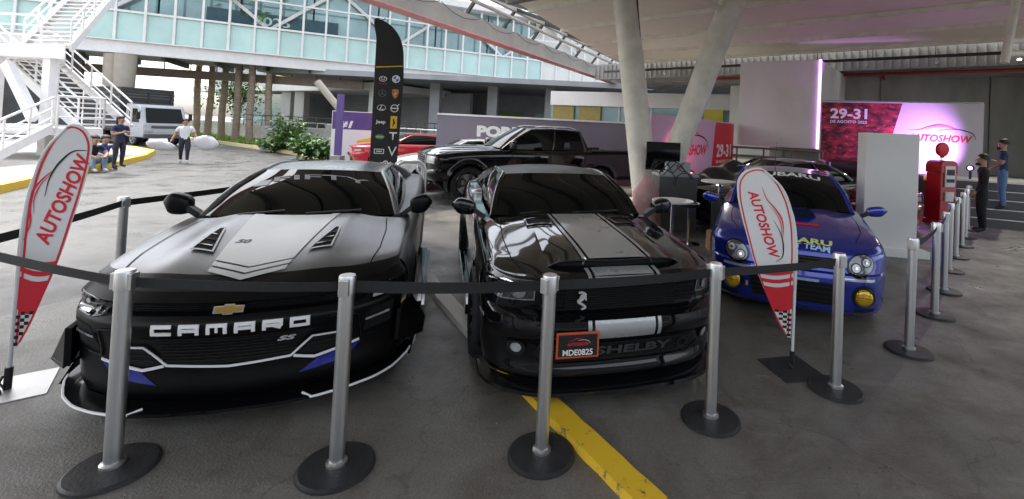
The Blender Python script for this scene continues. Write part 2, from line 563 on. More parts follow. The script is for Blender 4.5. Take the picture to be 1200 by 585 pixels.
def build_car(name, label, cat, sp, loc, rz, group=None, simple=False):
    root = thing(name, label, cat, loc, rz, group)
    W, L, fo, wb, wr = sp['W'], sp['L'], sp['fo'], sp['wb'], sp['wr']
    paint = sp['paint']; Ra = wr + sp.get('gap', .05)
    yaf = fo - Ra - .012
    low = sp.get('low', (.50, .36, .25, .17))
    cz = sp['crest']                                        # (y, z) of fender crest and belt line
    cr = interp(np.array([(p[0], 0, p[1]) for p in cz], float), 12)
    crest = lambda y: float(np.interp(y, cr[:, 0], cr[:, 2]))
    py = np.array(sp.get('plan', [0, .015, .05, .10, .18, .30, .43, .56])); py = py * yaf / py[-1]
    fade = np.array([1, 1, 1, .95, .8, .5, .2, 0])
    zc0 = crest(yaf)
    hz = sp['hood']                                         # (y centre, z centre, bulge) rows, first one = leading edge
    hp = sp.get('lead_drop', [0, 0, -.005, -.012, -.02, -.02, -.01, 0])
    face = []
    for z, dy in sp['face']:
        xe = x_at(W, zc0, z, low)
        face.append([(XF[k] * xe, py[k] + dy * fade[k], z) for k in range(8)])
    top = []
    for k in range(8):
        z = hz[0][1] + (zc0 - hz[0][1]) * (XF[k] ** 4) + hp[k]
        top.append((XF[k] * .925 * W, py[k] + hz[0][0] * fade[k], z))
    face.append(top)
    gface = surf(face, 6, 5, sp.get('face_crease', ()))
    cy = np.array([0, .008, .03, .06, .10, .14, .17, .19]) * sp.get('cowl_sweep', 1)
    rows = [top]
    y0, y1 = hz[0][0], hz[-1][0]
    for yc, zc, bl in hz[1:]:
        t = (yc - y0) / (y1 - y0); r = []
        for k in range(8):
            yy = yc + (py[k] * fade[k] * 0 + (py[k] + hz[0][0] * (fade[k] - 1)) * (1 - t)) + cy[k] * t
            ye = yc + (py[7] - hz[0][0]) * (1 - t) + cy[7] * t
            zcr = crest(ye); u = XF[k]
            z = zc + (zcr - zc) * u ** 2.4 + bl * np.interp(u, [0, .27, .5, .62, 1], [.0, .35, 1, 0, 0]) * sp.get('ridge', 1)
            r.append((u * .925 * W, yy, z))
        rows.append(r)
    ghood = surf(rows, 7, 7)
    # ---- sides with wheel openings
    ye = L - sp.get('tail_round', .3)
    ys = np.arange(yaf, ye + .02, .025); ys[-1] = ye
    taper = lambda y: 1 - sp.get('taper', .05) * max(0, (y - L * .62) / (L * .38)) ** 2
    ns = 34
    G = np.zeros((ns, len(ys), 3))
    for j, y in enumerate(ys):
        zc = crest(y); pr = np.array([(p[1], y, p[0]) for p in side_profile(W * taper(y), zc, low)])
        c = interp(pr, 10)
        tt = np.linspace(0, len(c) - 1, ns)
        for q in range(3): G[:, j, q] = np.interp(tt, range(len(c)), c[:, q])
    fl = sp.get('flare', .012)
    inside = np.zeros(G.shape[:2], bool)
    for yw in (fo, fo + wb):
        for i in range(ns):
            for j in range(len(ys)):
                dy, dz = G[i, j, 1] - yw, G[i, j, 2] - wr
                d = math.hypot(dy, dz)
                if d < Ra:
                    inside[i, j] = True
                    k = Ra / max(d, 1e-4)
                    if dz * k + wr > .1: G[i, j, 1] = yw + dy * k; G[i, j, 2] = wr + dz * k
                    G[i, j, 0] += fl
                elif d < Ra + .1: G[i, j, 0] += fl * (1 - (d - Ra) / .1)
    bd = MB()
    for s in (1, -1):
        vs = [(s * p[0], p[1], p[2]) for row in G for p in row]; n = len(ys)
        fs = []
        for i in range(ns - 1):
            for j in range(n - 1):
                if inside[i, j] and inside[i + 1, j] and inside[i, j + 1] and inside[i + 1, j + 1]: continue
                q = (i * n + j, (i + 1) * n + j, (i + 1) * n + j + 1, i * n + j + 1)
                fs.append(q if s > 0 else q[::-1])
        bd.add(vs, fs)
    # ---- deck and tail
    g = sp['glass']
    yb, zb = g['base_rear']                                  # foot of the rear window (centre)
    zt = crest(ye)
    we = .925 * W * taper(ye)
    deck = []
    for t in (0, .35, .7, 1):
        yc = yb - .02 + (L - .03 - yb) * t; r = []
        for u in (0, .3, .6, .85, 1):
            yy = yc + (ye - L) * (u ** 3) * t - .05 * u * (1 - t) - .0
            zz = zb - .015 + (sp['deck_z'] - zb) * t
            r.append((u * .925 * W * taper(yy), yy, zz + (crest(min(yy, ye)) - zz) * u ** 4))
        deck.append(r)
    bd.grid(surf(deck, 5, 5))
    tail = [[(u * xx, L - .03 + (ye - L + .03) * u ** 3 + dy * (1 - u ** 4), (sp['deck_z'] + (zt - sp['deck_z']) * u ** 4) if z is None else z) for u in (0, .3, .6, .85, 1)]
            for z, dy, xx in ((None, 0, we), (zt - .14, .03, W * taper(ye)), (low[0] + .12, .0, W * taper(ye)), (low[0], .07, W * .97 * taper(ye)), (low[3] + .05, .03, W * .93 * taper(ye)))]
    bd.grid(surf(tail, 5, 4))
    bd.build('body', paint, root, smooth=38)
    # scuttle under the windscreen
    fb = MB(); fb.grid(gface)
    obf = fb.build('front_bumper', sp.get('bumper_paint', paint), root, smooth=32)
    hb = MB(); hb.grid(ghood)
    obh = hb.build('hood', sp.get('hood_paint', paint), root, smooth=38)
    # ---- greenhouse
    A, Hd, Rr, Cc = [np.array(g[k]) for k in ('A', 'H', 'R', 'C')]    # outer corners: screen base, header, roof rear, rear glass base
    ycow, zcow = g['cowl']; yhd, zhd = g['header']; yrr, zrr = g['roof_rear']
    us = np.array([0, .35, .7, .9, 1])

    def row(yc, zc, corner, p=2.6, px=1.):
        return [(u * corner[0], yc + (corner[1] - yc) * u ** p, zc + (corner[2] - zc) * u ** p) for u in us]
    r0 = row(ycow, zcow, A, 2.2); r2 = row(yhd, zhd, Hd, 2.4)
    r1 = [tuple((np.array(a) + np.array(b)) / 2 + np.array([.012 * (i / 4), -.012, .022])) for i, (a, b) in enumerate(zip(r0, r2))]
    ws = MB(); gws = surf([r0, r1, r2], 5, 9); ws.grid(gws)
    ows = ws.build('windshield', M_TINT, root, smooth=60)
    rt = row(yrr, zrr, Rr, 2.4)
    mid = [tuple((np.array(a) + np.array(b)) / 2 + np.array([.01 * (i / 4), 0, sp.get('roof_arch', .03)])) for i, (a, b) in enumerate(zip(r2, rt))]
    rf = MB(); groof = surf([r2, mid, rt], 5, 8); rf.grid(groof)
    rf.build('roof', sp.get('roof_paint', paint), root, smooth=60)
    rb = row(yb, zb, Cc, 2.4)
    rm = [tuple((np.array(a) + np.array(b)) / 2 + np.array([0, .02, .03])) for a, b in zip(rt, rb)]
    rg = MB(); rg.grid(surf([rt, rm, rb], 5, 6)); rg.build('rear_window', M_TINT, root, smooth=60)
    for s in (1, -1):
        sg = MB()
        bot = interp(np.array([A, A + (Cc - A) * .33 + np.array([.035, 0, 0]), A + (Cc - A) * .7 + np.array([.03, 0, 0]), Cc]), 6)
        bot[:, 2] = [max(crest(min(p[1], ye)) - .03, min(p[2], 9)) if 0 < i < len(bot) - 1 else p[2] - .03 for i, p in enumerate(bot)]
        top_ = interp(np.array([Hd, Hd + (Rr - Hd) * .4 + np.array([.02, 0, .03]), Rr]), 9)
        grid = []
        for t in np.linspace(0, 1, 7):
            grid.append([(s * (b_[0] + (t_[0] - b_[0]) * t + .035 * math.sin(PI * t)), b_[1] + (t_[1] - b_[1]) * t, b_[2] + (t_[2] - b_[2]) * t) for b_, t_ in zip(bot, top_)])
        sg.grid(grid if s < 0 else [r[::-1] for r in grid])
        sg.build('side_window', M_TINT, root, smooth=60)
        sf_ = MB(); r_in, r_out = [], []
        for y in np.linspace(g['cowl'][0] - .02, min(Cc[1], ye) , 30):
            xi = float(np.interp(y, bot[:, 1], bot[:, 0])) - .02 if y > A[1] else A[0] - .06
            zc_ = crest(min(y, ye))
            r_out.append((s * .925 * W * taper(y), y, zc_ + .001)); r_in.append((s * xi, y, zc_ + (.004 if y > A[1] else .012)))
        sf_.grid([r_in, r_out] if s > 0 else [r_out, r_in]); sf_.build('belt_moulding', M_BLACKPLASTIC if y < 0 else paint, root, smooth=60)
        # pillars and roof rail
        path = [A + np.array([.0, -.0, -.02])] + [A + (Hd - A) * t + np.array([.012 * math.sin(PI * t), -.01 * math.sin(PI * t), .022 * math.sin(PI * t)]) for t in (.25, .5, .75)] + [Hd] + [tuple(p) for p in top_[3:-1:3]] + [Rr]
        cpath = [Rr] + [Rr + (Cc - Rr) * t + np.array([0, .0, .02 * math.sin(PI * t)]) for t in (.33, .66)] + [Cc]
        fr = MB()
        fr.tube([(s * p[0], p[1], p[2]) for p in path], [.032] * 4 + [.026] * (len(path) - 4), 8)
        fr.tube([(s * p[0], p[1], p[2] - .01) for p in cpath], [.035, .05, .07, .09], 8)
        if sp.get('b_pillar'):
            k = len(bot) // 2 + 1
            fr.tube([(s * (grid[i][k][0] * s + .004), grid[i][k][1], grid[i][k][2]) for i in range(7)], .03, 8)
        fr.build('window_frame', sp.get('pillar_paint', paint), root, smooth=50)
    ub = MB()
    ub.box((0, L / 2, low[3] + .07), (W * 1.1, L - .9, .12))
    ub.box((0, L * .5, low[3] + .38), (W * 1.0, L - 1.2, .5))
    for yw in (fo, fo + wb):
        for s in (1, -1):
            ub.lathe([(Ra + .002, s * (W * .985)), (Ra + .002, s * (W * .55)), (.02, s * W * .55)], (0, yw, wr), 'X', 20, a0=-.35, a1=PI + .35)
    ub.box((0, ycow + .12, zcow - .10), (A[0] * 1.5, .5, .05))
    ub.build('underbody', M_VOID, root)
    for yw in (fo, fo + wb):
        for s in (1, -1):
            wheel(root, (s * (W - sp.get('tyre_w', .25) / 2 - .015 + sp.get('out', 0)), yw, wr), wr, sp.get('tyre_w', .25), s, sp.get('rim', M_RIM), sp.get('spokes', 10), sp.get('caliper'))
    mp = sp['mirror']
    for s in (1, -1): mirror_part(root, (s * mp[0], mp[1], mp[2]), mp[3], s, sp.get('mirror_paint', paint))
    # surfaces for decals
    def tree(*gs):
        vs, fs = [], []
        for gg in gs:
            n0 = len(vs); M_, N_ = len(gg), len(gg[0])
            vs += [tuple(p) for r in gg for p in r]
            fs += [(n0 + i * N_ + j, n0 + i * N_ + j + 1, n0 + (i + 1) * N_ + j + 1, n0 + (i + 1) * N_ + j) for i in range(M_ - 1) for j in range(N_ - 1)]
        return BVHTree.FromPolygons(vs, fs)
    sideg = [[(p[0], p[1], p[2]) for p in r] for r in G]
    sidem = [[(-p[0], p[1], p[2]) for p in r] for r in G]
    return dict(root=root, front=tree(gface), top=tree(ghood, gface), glass=tree(gws), roof=tree(groof), side=tree(sideg, sidem), hood=ghood, face=gface, bumper=obf, hoodobj=obh, crest=crest, tree=tree)


def mirrorx(shapes):
    out = []
    for v, f in shapes:
        w = np.array(v, float).copy(); w[:, 0] *= -1
        out.append((w, [t[::-1] for t in f]))
    return out


def mesh_bars(x0, x1, z0, z1, n, w=.006):
    return [poly2d([(x0, z0 + (z1 - z0) * (k + .5) / n - w / 2), (x1, z0 + (z1 - z0) * (k + .5) / n - w / 2), (x1, z0 + (z1 - z0) * (k + .5) / n + w / 2), (x0, z0 + (z1 - z0) * (k + .5) / n + w / 2)]) for k in range(n)]
# ------------------------------------------------------------------ hero car 1: satin grey and black coupe
P_SATIN = mat('satin_grey_paint', (.22, .23, .24), .34, .8, var=.06, scale=2, rvar=.04, coat=.15, coat_rough=.3)
P_STRIPE = mat('light_grey_stripe', (.60, .61, .60), .38, .3, var=.04, scale=3, rvar=.04)
P_BLACKSATIN = mat('satin_black_paint', (.004, .004, .0045), .32, .0, spec=.2, rvar=.05, scale=3)
P_BLUE = mat('blue_vinyl', (.01, .015, .22), .3, .2, coat=.6, var=.1)
P_GOLD = mat('gold_badge', (.75, .48, .14), .25, .9, var=.1, scale=40)

camaro_spec = dict(
    W=.955, L=4.78, fo=.94, wb=2.81, wr=.355, gap=.035, flare=.03, paint=mat('dark_satin_paint', (.10, .105, .11), .33, .8, var=.06, scale=2, rvar=.04), bumper_paint=P_BLACKSATIN, hood_paint=P_SATIN, roof_paint=mat('sky_lightened_roof_paint', (.50, .51, .52), .24, .85, var=.04, scale=2, rvar=.04), pillar_paint=P_SATIN,  # roof paint lightened to stand in for the reflected sky
    plan=[0, .02, .065, .135, .225, .33, .44, .55], tyre_w=.28, mirror_paint=P_BLACKSATIN,
    face=[(.15, .07), (.20, .035), (.33, .05), (.46, .03), (.555, -.015), (.615, -.02), (.655, .01), (.665, .06), (.72, .05), (.735, .0)], face_crease=(4, 6, 7, 8, 9),
    lead_drop=[0, 0, -.004, -.012, -.02, -.025, -.012, 0],
    hood=[(.05, .785, 0), (.22, .845, .010), (.45, .895, .022), (.8, .945, .03), (1.1, .98, .03), (1.32, 1.0, .02)],
    crest=[(.4, .79), (.6, .83), (.95, .885), (1.4, .925), (2., .95), (2.8, .975), (3.3, 1.01), (3.8, 1.05), (4.3, 1.05), (4.8, 1.0)],
    deck_z=1.07, mirror=(.985, 1.60, 1.055, (.20, .15, .20)),
    glass=dict(A=(.775, 1.52, .965), H=(.555, 2.22, 1.29), R=(.54, 3.3, 1.28), C=(.66, 4.15, 1.05), cowl=(1.30, .99), header=(2.02, 1.325), roof_rear=(3.35, 1.32), base_rear=(4.25, 1.06)))
CAMARO = build_car('muscle_coupe', 'satin grey and black muscle coupe with white CAMARO lettering across its nose', 'car', camaro_spec, (-2.035, 2.76, 0), .297)
R1 = CAMARO['root']
fr = CAMARO['front']; tp = CAMARO['top']
# black leading part of the hood (the first row of the surface)
me_ = CAMARO['hoodobj'].data
me_.materials.append(P_BLACKSATIN)
nc_ = len(CAMARO['hood'][0]) - 1
for p_ in me_.polygons:
    if p_.index // nc_ < 6: p_.material_index = 1
st = [poly2d([(-.325, 1.36), (-.225, .37), (0, .27), (.225, .37), (.325, 1.36)])]
for k in range(2):
    o_ = .018 + .068 * k
    st.append(poly2d([(-.222 + .006 * k, .37 - o_), (-.218 + .006 * k, .37 - o_ - .05), (0, .27 - o_ - .05), (0, .27 - o_)]))
    st.append(poly2d([(.222 - .006 * k, .37 - o_), (0, .27 - o_), (0, .27 - o_ - .05), (.218 - .006 * k, .37 - o_ - .05)]))
decal(R1, 'hood_stripe', st, tp, 'top', P_STRIPE, .006)
for s in (1, -1):
    v = [(.285, .52), (.42, .56), (.415, .80), (.405, .93), (.375, .94)]
    vent = decal(R1, 'hood_vent', [poly2d([(s * p[0], p[1] - .04) for p in v][::s])], tp, 'top', M_VOID, .006, thick=.004)
    decal(vent, 'vent_frame', [line2d([(s * p[0], p[1] - .04) for p in v], .012, True)], tp, 'top', M_SILVERPRINT, .011, thick=.003)
    sl = [line2d([(s * (.315 + .022 * k), .55 + .095 * k), (s * .405, .58 + .095 * k)], .012) for k in range(3)]
    for q_ in sl: decal(vent, 'vent_slat', [q_], tp, 'top', M_GLOSSBLACK, .012, thick=.006)
# number on the hood corner of the stripe
decal(R1, 'stripe_emblem', [move2d(fit_text('50', .09, .07, bold=.02, shear=.2), -.17, .66)], tp, 'top', M_BLACKPRINT, .008)
# grille slot, emblem
slot = decal(R1, 'upper_grille', [poly2d([(-.62, .672), (.62, .672), (.60, .715), (-.60, .715)])], fr, 'front', M_VOID, .004)
decal(slot, 'grille_bar', mesh_bars(-.6, .6, .672, .715, 3, .005), fr, 'front', M_GLOSSBLACK, .01, thick=.008)
bt = [(-.115, -.03), (-.045, -.03), (-.045, -.042), (.03, -.042), (.03, -.03), (.105, -.03), (.115, .03), (.045, .03), (.045, .042), (-.03, .042), (-.03, .03), (-.105, .03)]
be = MB(); be.prism([(p[0] * .70, 0, p[1] * .74) for p in bt], (0, 0, 0), (0, .03, 0)); be = be.build('bow_tie_badge', M_CHROME, R1, normals=True, loc=(0, -.012, .697))
bi = MB(); bi.prism([(p[0] * .60, -.002, p[1] * .56) for p in bt], (0, 0, 0), (0, .003, 0)); bi.build('badge_inlay', P_GOLD, be, normals=True)
decal(R1, 'name_lettering', [move2d(sh, .02, .59) for sh in block_text('CAMARO', .80, .060, .036, .0185)], fr, 'front', M_WHITE, .004, .03, thick=.008)
low = decal(R1, 'lower_grille', [poly2d([(-.30, .36), (.30, .36), (.40, .50), (.46, .535), (-.46, .535), (-.40, .50)])], fr, 'front', M_VOID, .003)
decal(low, 'grille_bar', mesh_bars(-.34, .34, .38, .53, 7, .007), fr, 'front', M_BLACKPLASTIC, .008, thick=.01)
decal(R1, 'grille_emblem', [move2d(fit_text('SS', .10, .034, bold=.03, shear=.35), .30, .50)], fr, 'front', M_SILVERPRINT, .02, thick=.006)
tl = [line2d([(-.60, .475), (-.43, .48), (-.315, .365), (0, .345), (.315, .365), (.43, .48), (.60, .475)], .013)]
for s in (1, -1):
    tl.append(line2d([(s * .33, .362), (s * .44, .335), (s * .68, .385)], .016))
    pk = decal(R1, 'bumper_pocket', [poly2d([(s * .335, .372), (s * .45, .352), (s * .66, .392), (s * .58, .465), (s * .44, .47)][::s])], fr, 'front', M_VOID, .003)
    decal(pk, 'pocket_slat', [line2d([(s * .38, .39 + .03 * k), (s * .6, .40 + .03 * k)], .006) for k in range(3)], fr, 'front', M_BLACKPLASTIC, .008, thick=.006)
    decal(R1, 'blue_panel', [poly2d([(s * .36, .25), (s * .62, .285), (s * .69, .37), (s * .46, .32)][::s])], fr, 'front', P_BLUE, .004)
    hl = decal(R1, 'headlight', [poly2d([(s * .58, .668), (s * .74, .635), (s * .87, .645), (s * .885, .70), (s * .87, .745), (s * .76, .74), (s * .60, .722)][::s])], fr, 'front', M_GLOSSBLACK, .004, .04, thick=.006)
    decal(hl, 'daytime_lamp', [line2d([(s * .75, .655), (s * .86, .66)], .007)], fr, 'front', M_LENS, .02, .03, thick=.004)
    decal(hl, 'projector', [circle2d((s * .80, .70), .016)], fr, 'front', M_LENS, .018, .03, thick=.004)
    decal(R1, 'corner_duct', [poly2d([(s * .70, .43), (s * .86, .45), (s * .88, .60), (s * .74, .585)][::s])], fr, 'front', M_VOID, .002, .04)
    decal(R1, 'bumper_crease', [line2d([(s * .50, .60), (s * .68, .575), (s * .69, .40), (s * .88, .42)], .008)], fr, 'front', M_GLOSSBLACK, .004, .04, thick=.006)
    dr = decal(R1, 'fog_slot', [poly2d([(s * .70, .505), (s * .86, .52), (s * .86, .555), (s * .72, .54)][::s])], fr, 'front', M_VOID, .003, .04)
    decal(dr, 'lamp_strip', [line2d([(s * .715, .522), (s * .85, .536)], .017)], fr, 'front', M_LENS, .012, .03, thick=.004)
decal(R1, 'white_pinstripe', tl, fr, 'front', M_WHITE, .012, .03, thick=.006)
for s in (1, -1):
    decal(R1, 'hood_seam', [line2d([(s * .70, .34), (s * .735, .62), (s * .735, 1.0), (s * .70, 1.36)], .008)], tp, 'top', M_VOID, .004)
    decal(R1, 'door_seam', [line2d([(1.52, .90), (1.55, .42), (1.62, .24), (2.85, .24), (3.0, .5), (3.0, .93)], .008)], CAMARO['side'], 'left' if s > 0 else 'right', M_VOID, .002)
# stickers by the front wheel
fs_ = [(-.02, 0)]
stk = [('sponsor_sticker', .60, .545, M_YELLOW), ('sponsor_sticker', .60, .585, M_BLUEPRINT)]
for nm, y_, z_, m_ in stk:
    decal(R1, nm, [poly2d([(y_ - .22, z_ - .016), (y_ - .12, z_ - .012), (y_ - .12, z_ + .022), (y_ - .22, z_ + .018)])], CAMARO['tree'](CAMARO['face']), 'left', m_, .004, .03)
# splitter with raised ends, side canards
sp_ = MB()
xs_ = np.linspace(-1.02, 1.02, 41)
fy = lambda x: float(np.interp(abs(x), [0, .26, .48, .65, .78, .89, .97, 1.02], [-.015, .0, .04, .115, .20, .31, .44, .60]))
for i in range(40):
    a, b = xs_[i], xs_[i + 1]
    for x in (a, b): pass
    q = lambda x, dz, dy: (x, fy(x) + dy, .125 + dz + .05 * max(0, (abs(x) - .80) / .22) ** 2)
    sp_.add([q(a, 0, -.05), q(b, 0, -.05), q(b, .018, -.05), q(a, .018, -.05), q(a, 0, .18), q(b, 0, .18), q(b, .02, .18), q(a, .02, .18)],
            [(0, 1, 2, 3), (3, 2, 6, 7), (1, 0, 4, 5)])
spl = sp_.build('front_splitter', M_GLOSSBLACK, R1, smooth=30, weld=.0005)
for s in (1, -1):
    ed = MB()
    pts = [(s * x, fy(x) - .054, .138 + .05 * max(0, (x - .80) / .22) ** 2) for x in np.linspace(.46, 1.02, 14)]
    pts = [(s * .40, fy(.44) - .005, .145)] + pts + [(s * 1.025, .66, .25)]
    ed.tube(pts, .0075, 6)
    ed.build('splitter_edge', M_WHITE, spl, smooth=40)
for s in (1, -1):
    cn = MB()
    A_, B_, C_, T_, D_ = (s * .93, .30, .53), (s * .95, .63, .56), (s * 1.09, .63, .34), (s * 1.08, .46, .30), (s * .92, .29, .31)
    cn.prism([A_, B_, C_, T_, D_], (0, 0, 0), (-s * .03, .01, -.01))
    cn.prism([D_, T_, C_, (s * .92, .63, .31)], (0, 0, 0), (0, 0, -.018))
    cn.build('canard', P_BLACKSATIN, R1, normals=True, bevel=.004)
    ep = MB(); ep.prism([(s * 1.0, .40, .155), (s * 1.035, .66, .27), (s * 1.03, .68, .18), (s * 1.0, .60, .15)], (0, 0, 0), (-s * .015, 0, 0)); ep.build('splitter_end_plate', M_GLOSSBLACK, R1, normals=True)
    sk = MB(); sk.bar((s * .99, 1.34, .17), (s * .99, 3.3, .17), .10, .05); sk.bar((s * 1.0, 1.34, .15), (s * 1.0, 3.3, .15), .14, .012)
    sk.build('side_skirt', M_GLOSSBLACK, R1, bevel=.006)
wb_ = fit_text('FIFTY', .84, .095, bold=.015, shear=-.1)
gp = CAMARO['glass']
decal(R1, 'windshield_lettering', [move2d(wb_, .05, 1.86)], gp, 'top', mat('faded_sticker', (.30, .31, .31), .5, var=.1), .004, .03)
wp = MB()
for a, b, c in (((-.45, 1.33, 1.005), (-.12, 1.37, 1.03), .0), ((.05, 1.33, 1.012), (.48, 1.40, 1.03), 0)):
    wp.bar(a, b, .02, .014)
wp.build('wiper', M_BLACKPLASTIC, R1)
M_STICK = mat('licence_sticker', (.5, .53, .55), .5, var=.1)
decal(R1, 'permit_sticker', [poly2d([(-.50, 1.78), (-.38, 1.76), (-.37, 1.86), (-.475, 1.88)])], gp, 'top', M_STICK, .004, .03)

# ------------------------------------------------------------------ hero car 2: gloss black coupe with grey centre stripe
P_BLACK = mat('gloss_black_paint', (.004, .004, .005), .06, .0, spec=.25, coat=.55, coat_rough=.02, rvar=.03, scale=1.5)
P_STEELSTRIPE = mat('steel_grey_stripe', (.40, .41, .41), .30, .4, var=.05, scale=3, rvar=.05, coat=.3)
shelby_spec = dict(
    W=.925, L=4.78, fo=.97, wb=2.72, wr=.345, gap=.045, flare=.012, paint=P_BLACK, pillar_paint=P_BLACK, rim=mat('gunmetal_rim', (.16, .16, .17), .25, .9, rvar=.08), tyre_w=.255,
    plan=[0, .008, .03, .08, .165, .29, .42, .55], roof_paint=P_BLACKSATIN, out=.045, caliper=M_RED,
    face=[(.17, .10), (.205, .05), (.30, .07), (.43, .035), (.47, -.005), (.525, -.03), (.595, -.02), (.61, .02), (.63, .09), (.80, .05), (.815, -.005), (.85, -.01)], face_crease=(3, 6, 8, 9, 10),
    lead_drop=[0, 0, 0, -.01, -.02, -.02, -.01, 0],
    hood=[(.06, .885, 0), (.22, .91, .0), (.45, .945, .008), (.85, .985, .014), (1.2, 1.015, .014), (1.42, 1.03, .01)], ridge=1.0,
    crest=[(.4, .845), (.6, .87), (.95, .905), (1.5, .955), (2.2, .965), (3., .97), (3.6, 1.02), (4.1, 1.03), (4.8, .98)],
    deck_z=1.05, mirror=(1.02, 1.58, 1.085, (.215, .15, .165)), roof_arch=.045,
    glass=dict(A=(.745, 1.60, 1.0), H=(.59, 2.2, 1.33), R=(.57, 3.35, 1.29), C=(.66, 4.1, 1.04), cowl=(1.40, 1.02), header=(2.08, 1.36), roof_rear=(3.45, 1.34), base_rear=(4.2, 1.05)))
SHELBY = build_car('muscle_coupe', 'gloss black muscle coupe with grey centre stripe and MDE0825 plate', 'car', shelby_spec, (.335, 3.15, 0), .29)
R2 = SHELBY['root']; fr = SHELBY['front']; tp = SHELBY['top']
# hood scoop: raised centre panel with an open front
sc_ = MB()
hg = SHELBY['tree'](SHELBY['hood'])
rows_ = []
for y in np.linspace(.16, 1.25, 14):
    t = (y - .16) / 1.09; r = []
    for u in np.linspace(-1, 1, 25):
        x = u * (.50 - .05 * t); yy = y + .05 * abs(u) ** 2 * (1 - t) * 1.2
        h = hg.ray_cast(Vector((x, yy, 3)), Vector((0, 0, -1)))[0]
        r.append((x, yy, h.z + .044 * (1 - t) ** 1.5 * (1 - abs(u) ** 8) + .001))
    rows_.append(r)
sc_.grid(rows_)
lip = [[(p[0], p[1], p[2]) for p in rows_[0]], [(p[0], p[1] + .004, p[2] - .012) for p in rows_[0]]]
sc_.grid(lip)
scoop = sc_.build('hood_scoop', P_BLACK, R2, smooth=40)
lp_ = MB(); lp_.tube([(p[0], p[1] - .002, p[2] - .003) for p in rows_[0]], .006, 8); lp_.build('scoop_lip', P_BLACK, scoop, smooth=60)
ope = MB(); ope.grid([[(p[0] * .96, p[1] + .012, p[2] - .010) for p in rows_[0]], [(p[0] * .96, p[1] + .01, p[2] - .09) for p in rows_[0]]])
ope.build('scoop_opening', M_VOID, scoop)
tp2 = SHELBY['tree'](SHELBY['hood'], rows_, SHELBY['face'])
stripe = lambda x0, x1, y0, y1: poly2d([(x0, y0), (x1, y0), (x1, y1), (x0, y1)])
S_ = [(-.215, .215), (-.262, -.236), (.236, .262)]
decal(R2, 'hood_stripe', [stripe(a, b, .175, 1.44) for a, b in S_], tp2, 'top', P_STEELSTRIPE, .009)
decal(R2, 'hood_stripe', [stripe(a, b, .035, .145) for a, b in S_], SHELBY['top'], 'top', P_STEELSTRIPE, .004)
P_LIGHTST = P_STEELSTRIPE
decal(R2, 'bumper_stripe', [stripe(a, b, .478, .597) for a, b in S_], fr, 'front', P_LIGHTST, .004)
decal(R2, 'lip_stripe', [stripe(a, b, .818, .872) for a, b in S_], fr, 'front', P_LIGHTST, .004)
for s in (1, -1):
    v = decal(R2, 'hood_vent', [poly2d([(s * .30, 1.02), (s * .50, 1.06), (s * .50, 1.24), (s * .28, 1.22)][::s])], tp2, 'top', M_VOID, .005)
    decal(v, 'vent_frame', [line2d([(s * .30, 1.02), (s * .50, 1.06), (s * .50, 1.24), (s * .28, 1.22)], .014, True)], tp2, 'top', M_GLOSSBLACK, .010, thick=.008)
    hl = decal(R2, 'headlight', [poly2d([(s * .60, .705), (s * .80, .69), (s * .885, .72), (s * .90, .80), (s * .78, .825), (s * .60, .80)][::s])], fr, 'front', mat('lamp_housing', (.10, .105, .11), .1, .7, rvar=.05, var=.4, scale=25), .006, .04)
    decal(hl, 'headlight_bezel', [line2d([(s * .60, .705), (s * .80, .69), (s * .885, .72), (s * .90, .80), (s * .78, .825), (s * .60, .80)], .008, True)], fr, 'front', M_CHROME, .009, .03)
    decal(hl, 'projector', [circle2d((s * .70, .755), .046), line2d([(s * .79, .71), (s * .85, .73), (s * .86, .79), (s * .78, .805)], .024)], fr, 'front', M_REFLECTOR, .012, .02, thick=.005)
    fg = decal(R2, 'fog_lamp', [ring2d((s * .70, .39), .036, .056)], fr, 'front', M_BLACKPLASTIC, .006, .03, thick=.01)
    decal(fg, 'fog_lens', [circle2d((s * .70, .39), .034)], fr, 'front', M_LENS, .01, .03)
    decal(R2, 'marker_lamp', [poly2d([(s * .895, .52), (s * .915, .52), (s * .915, .55), (s * .895, .55)][::s])], fr, 'front', M_LENS, .004, .02)
    ve = decal(R2, 'side_grille', [poly2d([(s * .40, .635), (s * .57, .64), (s * .58, .79), (s * .40, .795)][::s])], fr, 'front', M_VOID, .006)
    decal(ve, 'grille_slat', [line2d([(s * .40, .66 + .03 * k), (s * .575, .66 + .03 * k)], .008) for k in range(5)], fr, 'front', M_GLOSSBLACK, .012, thick=.008)
ug = decal(R2, 'upper_grille', [poly2d([(-.40, .632), (.40, .632), (.40, .798), (-.40, .798)])], fr, 'front', M_VOID, .005)
decal(ug, 'grille_bar', mesh_bars(-.40, .40, .64, .795, 9, .004), fr, 'front', M_BLACKPLASTIC, .012, thick=.006)
snake = [stroke2d([(.00, -.075), (.03, -.055), (.0, -.03), (-.03, -.008), (.005, .022), (.018, .05), (-.005, .07), (-.035, .066)], (.009, .024, .012), 5), stroke2d([(-.02, .02), (.0, .05), (.022, .03), (.028, .0)], (.008, .018, .006), 5)]
decal(R2, 'snake_emblem', [move2d(sh, -.29, .715, s=.85) for sh in snake], fr, 'front', M_SILVERPRINT, .025, .03, thick=.014)
lg = decal(R2, 'lower_grille', [poly2d([(-.52, .30), (.52, .30), (.60, .36), (.56, .435), (-.56, .435), (-.60, .36)])], fr, 'front', M_VOID, .004)
decal(lg, 'grille_bar', mesh_bars(-.54, .54, .31, .43, 5, .004), fr, 'front', M_BLACKPLASTIC, .010, thick=.006)
decal(lg, 'grille_rim', [line2d([(-.52, .295), (.52, .295), (.61, .36)], .014)], fr, 'front', M_GLOSSBLACK, .014, thick=.012)
M_DARKGREY = mat('dark_grey_letter', (.10, .10, .105), .35, .5, var=.05)
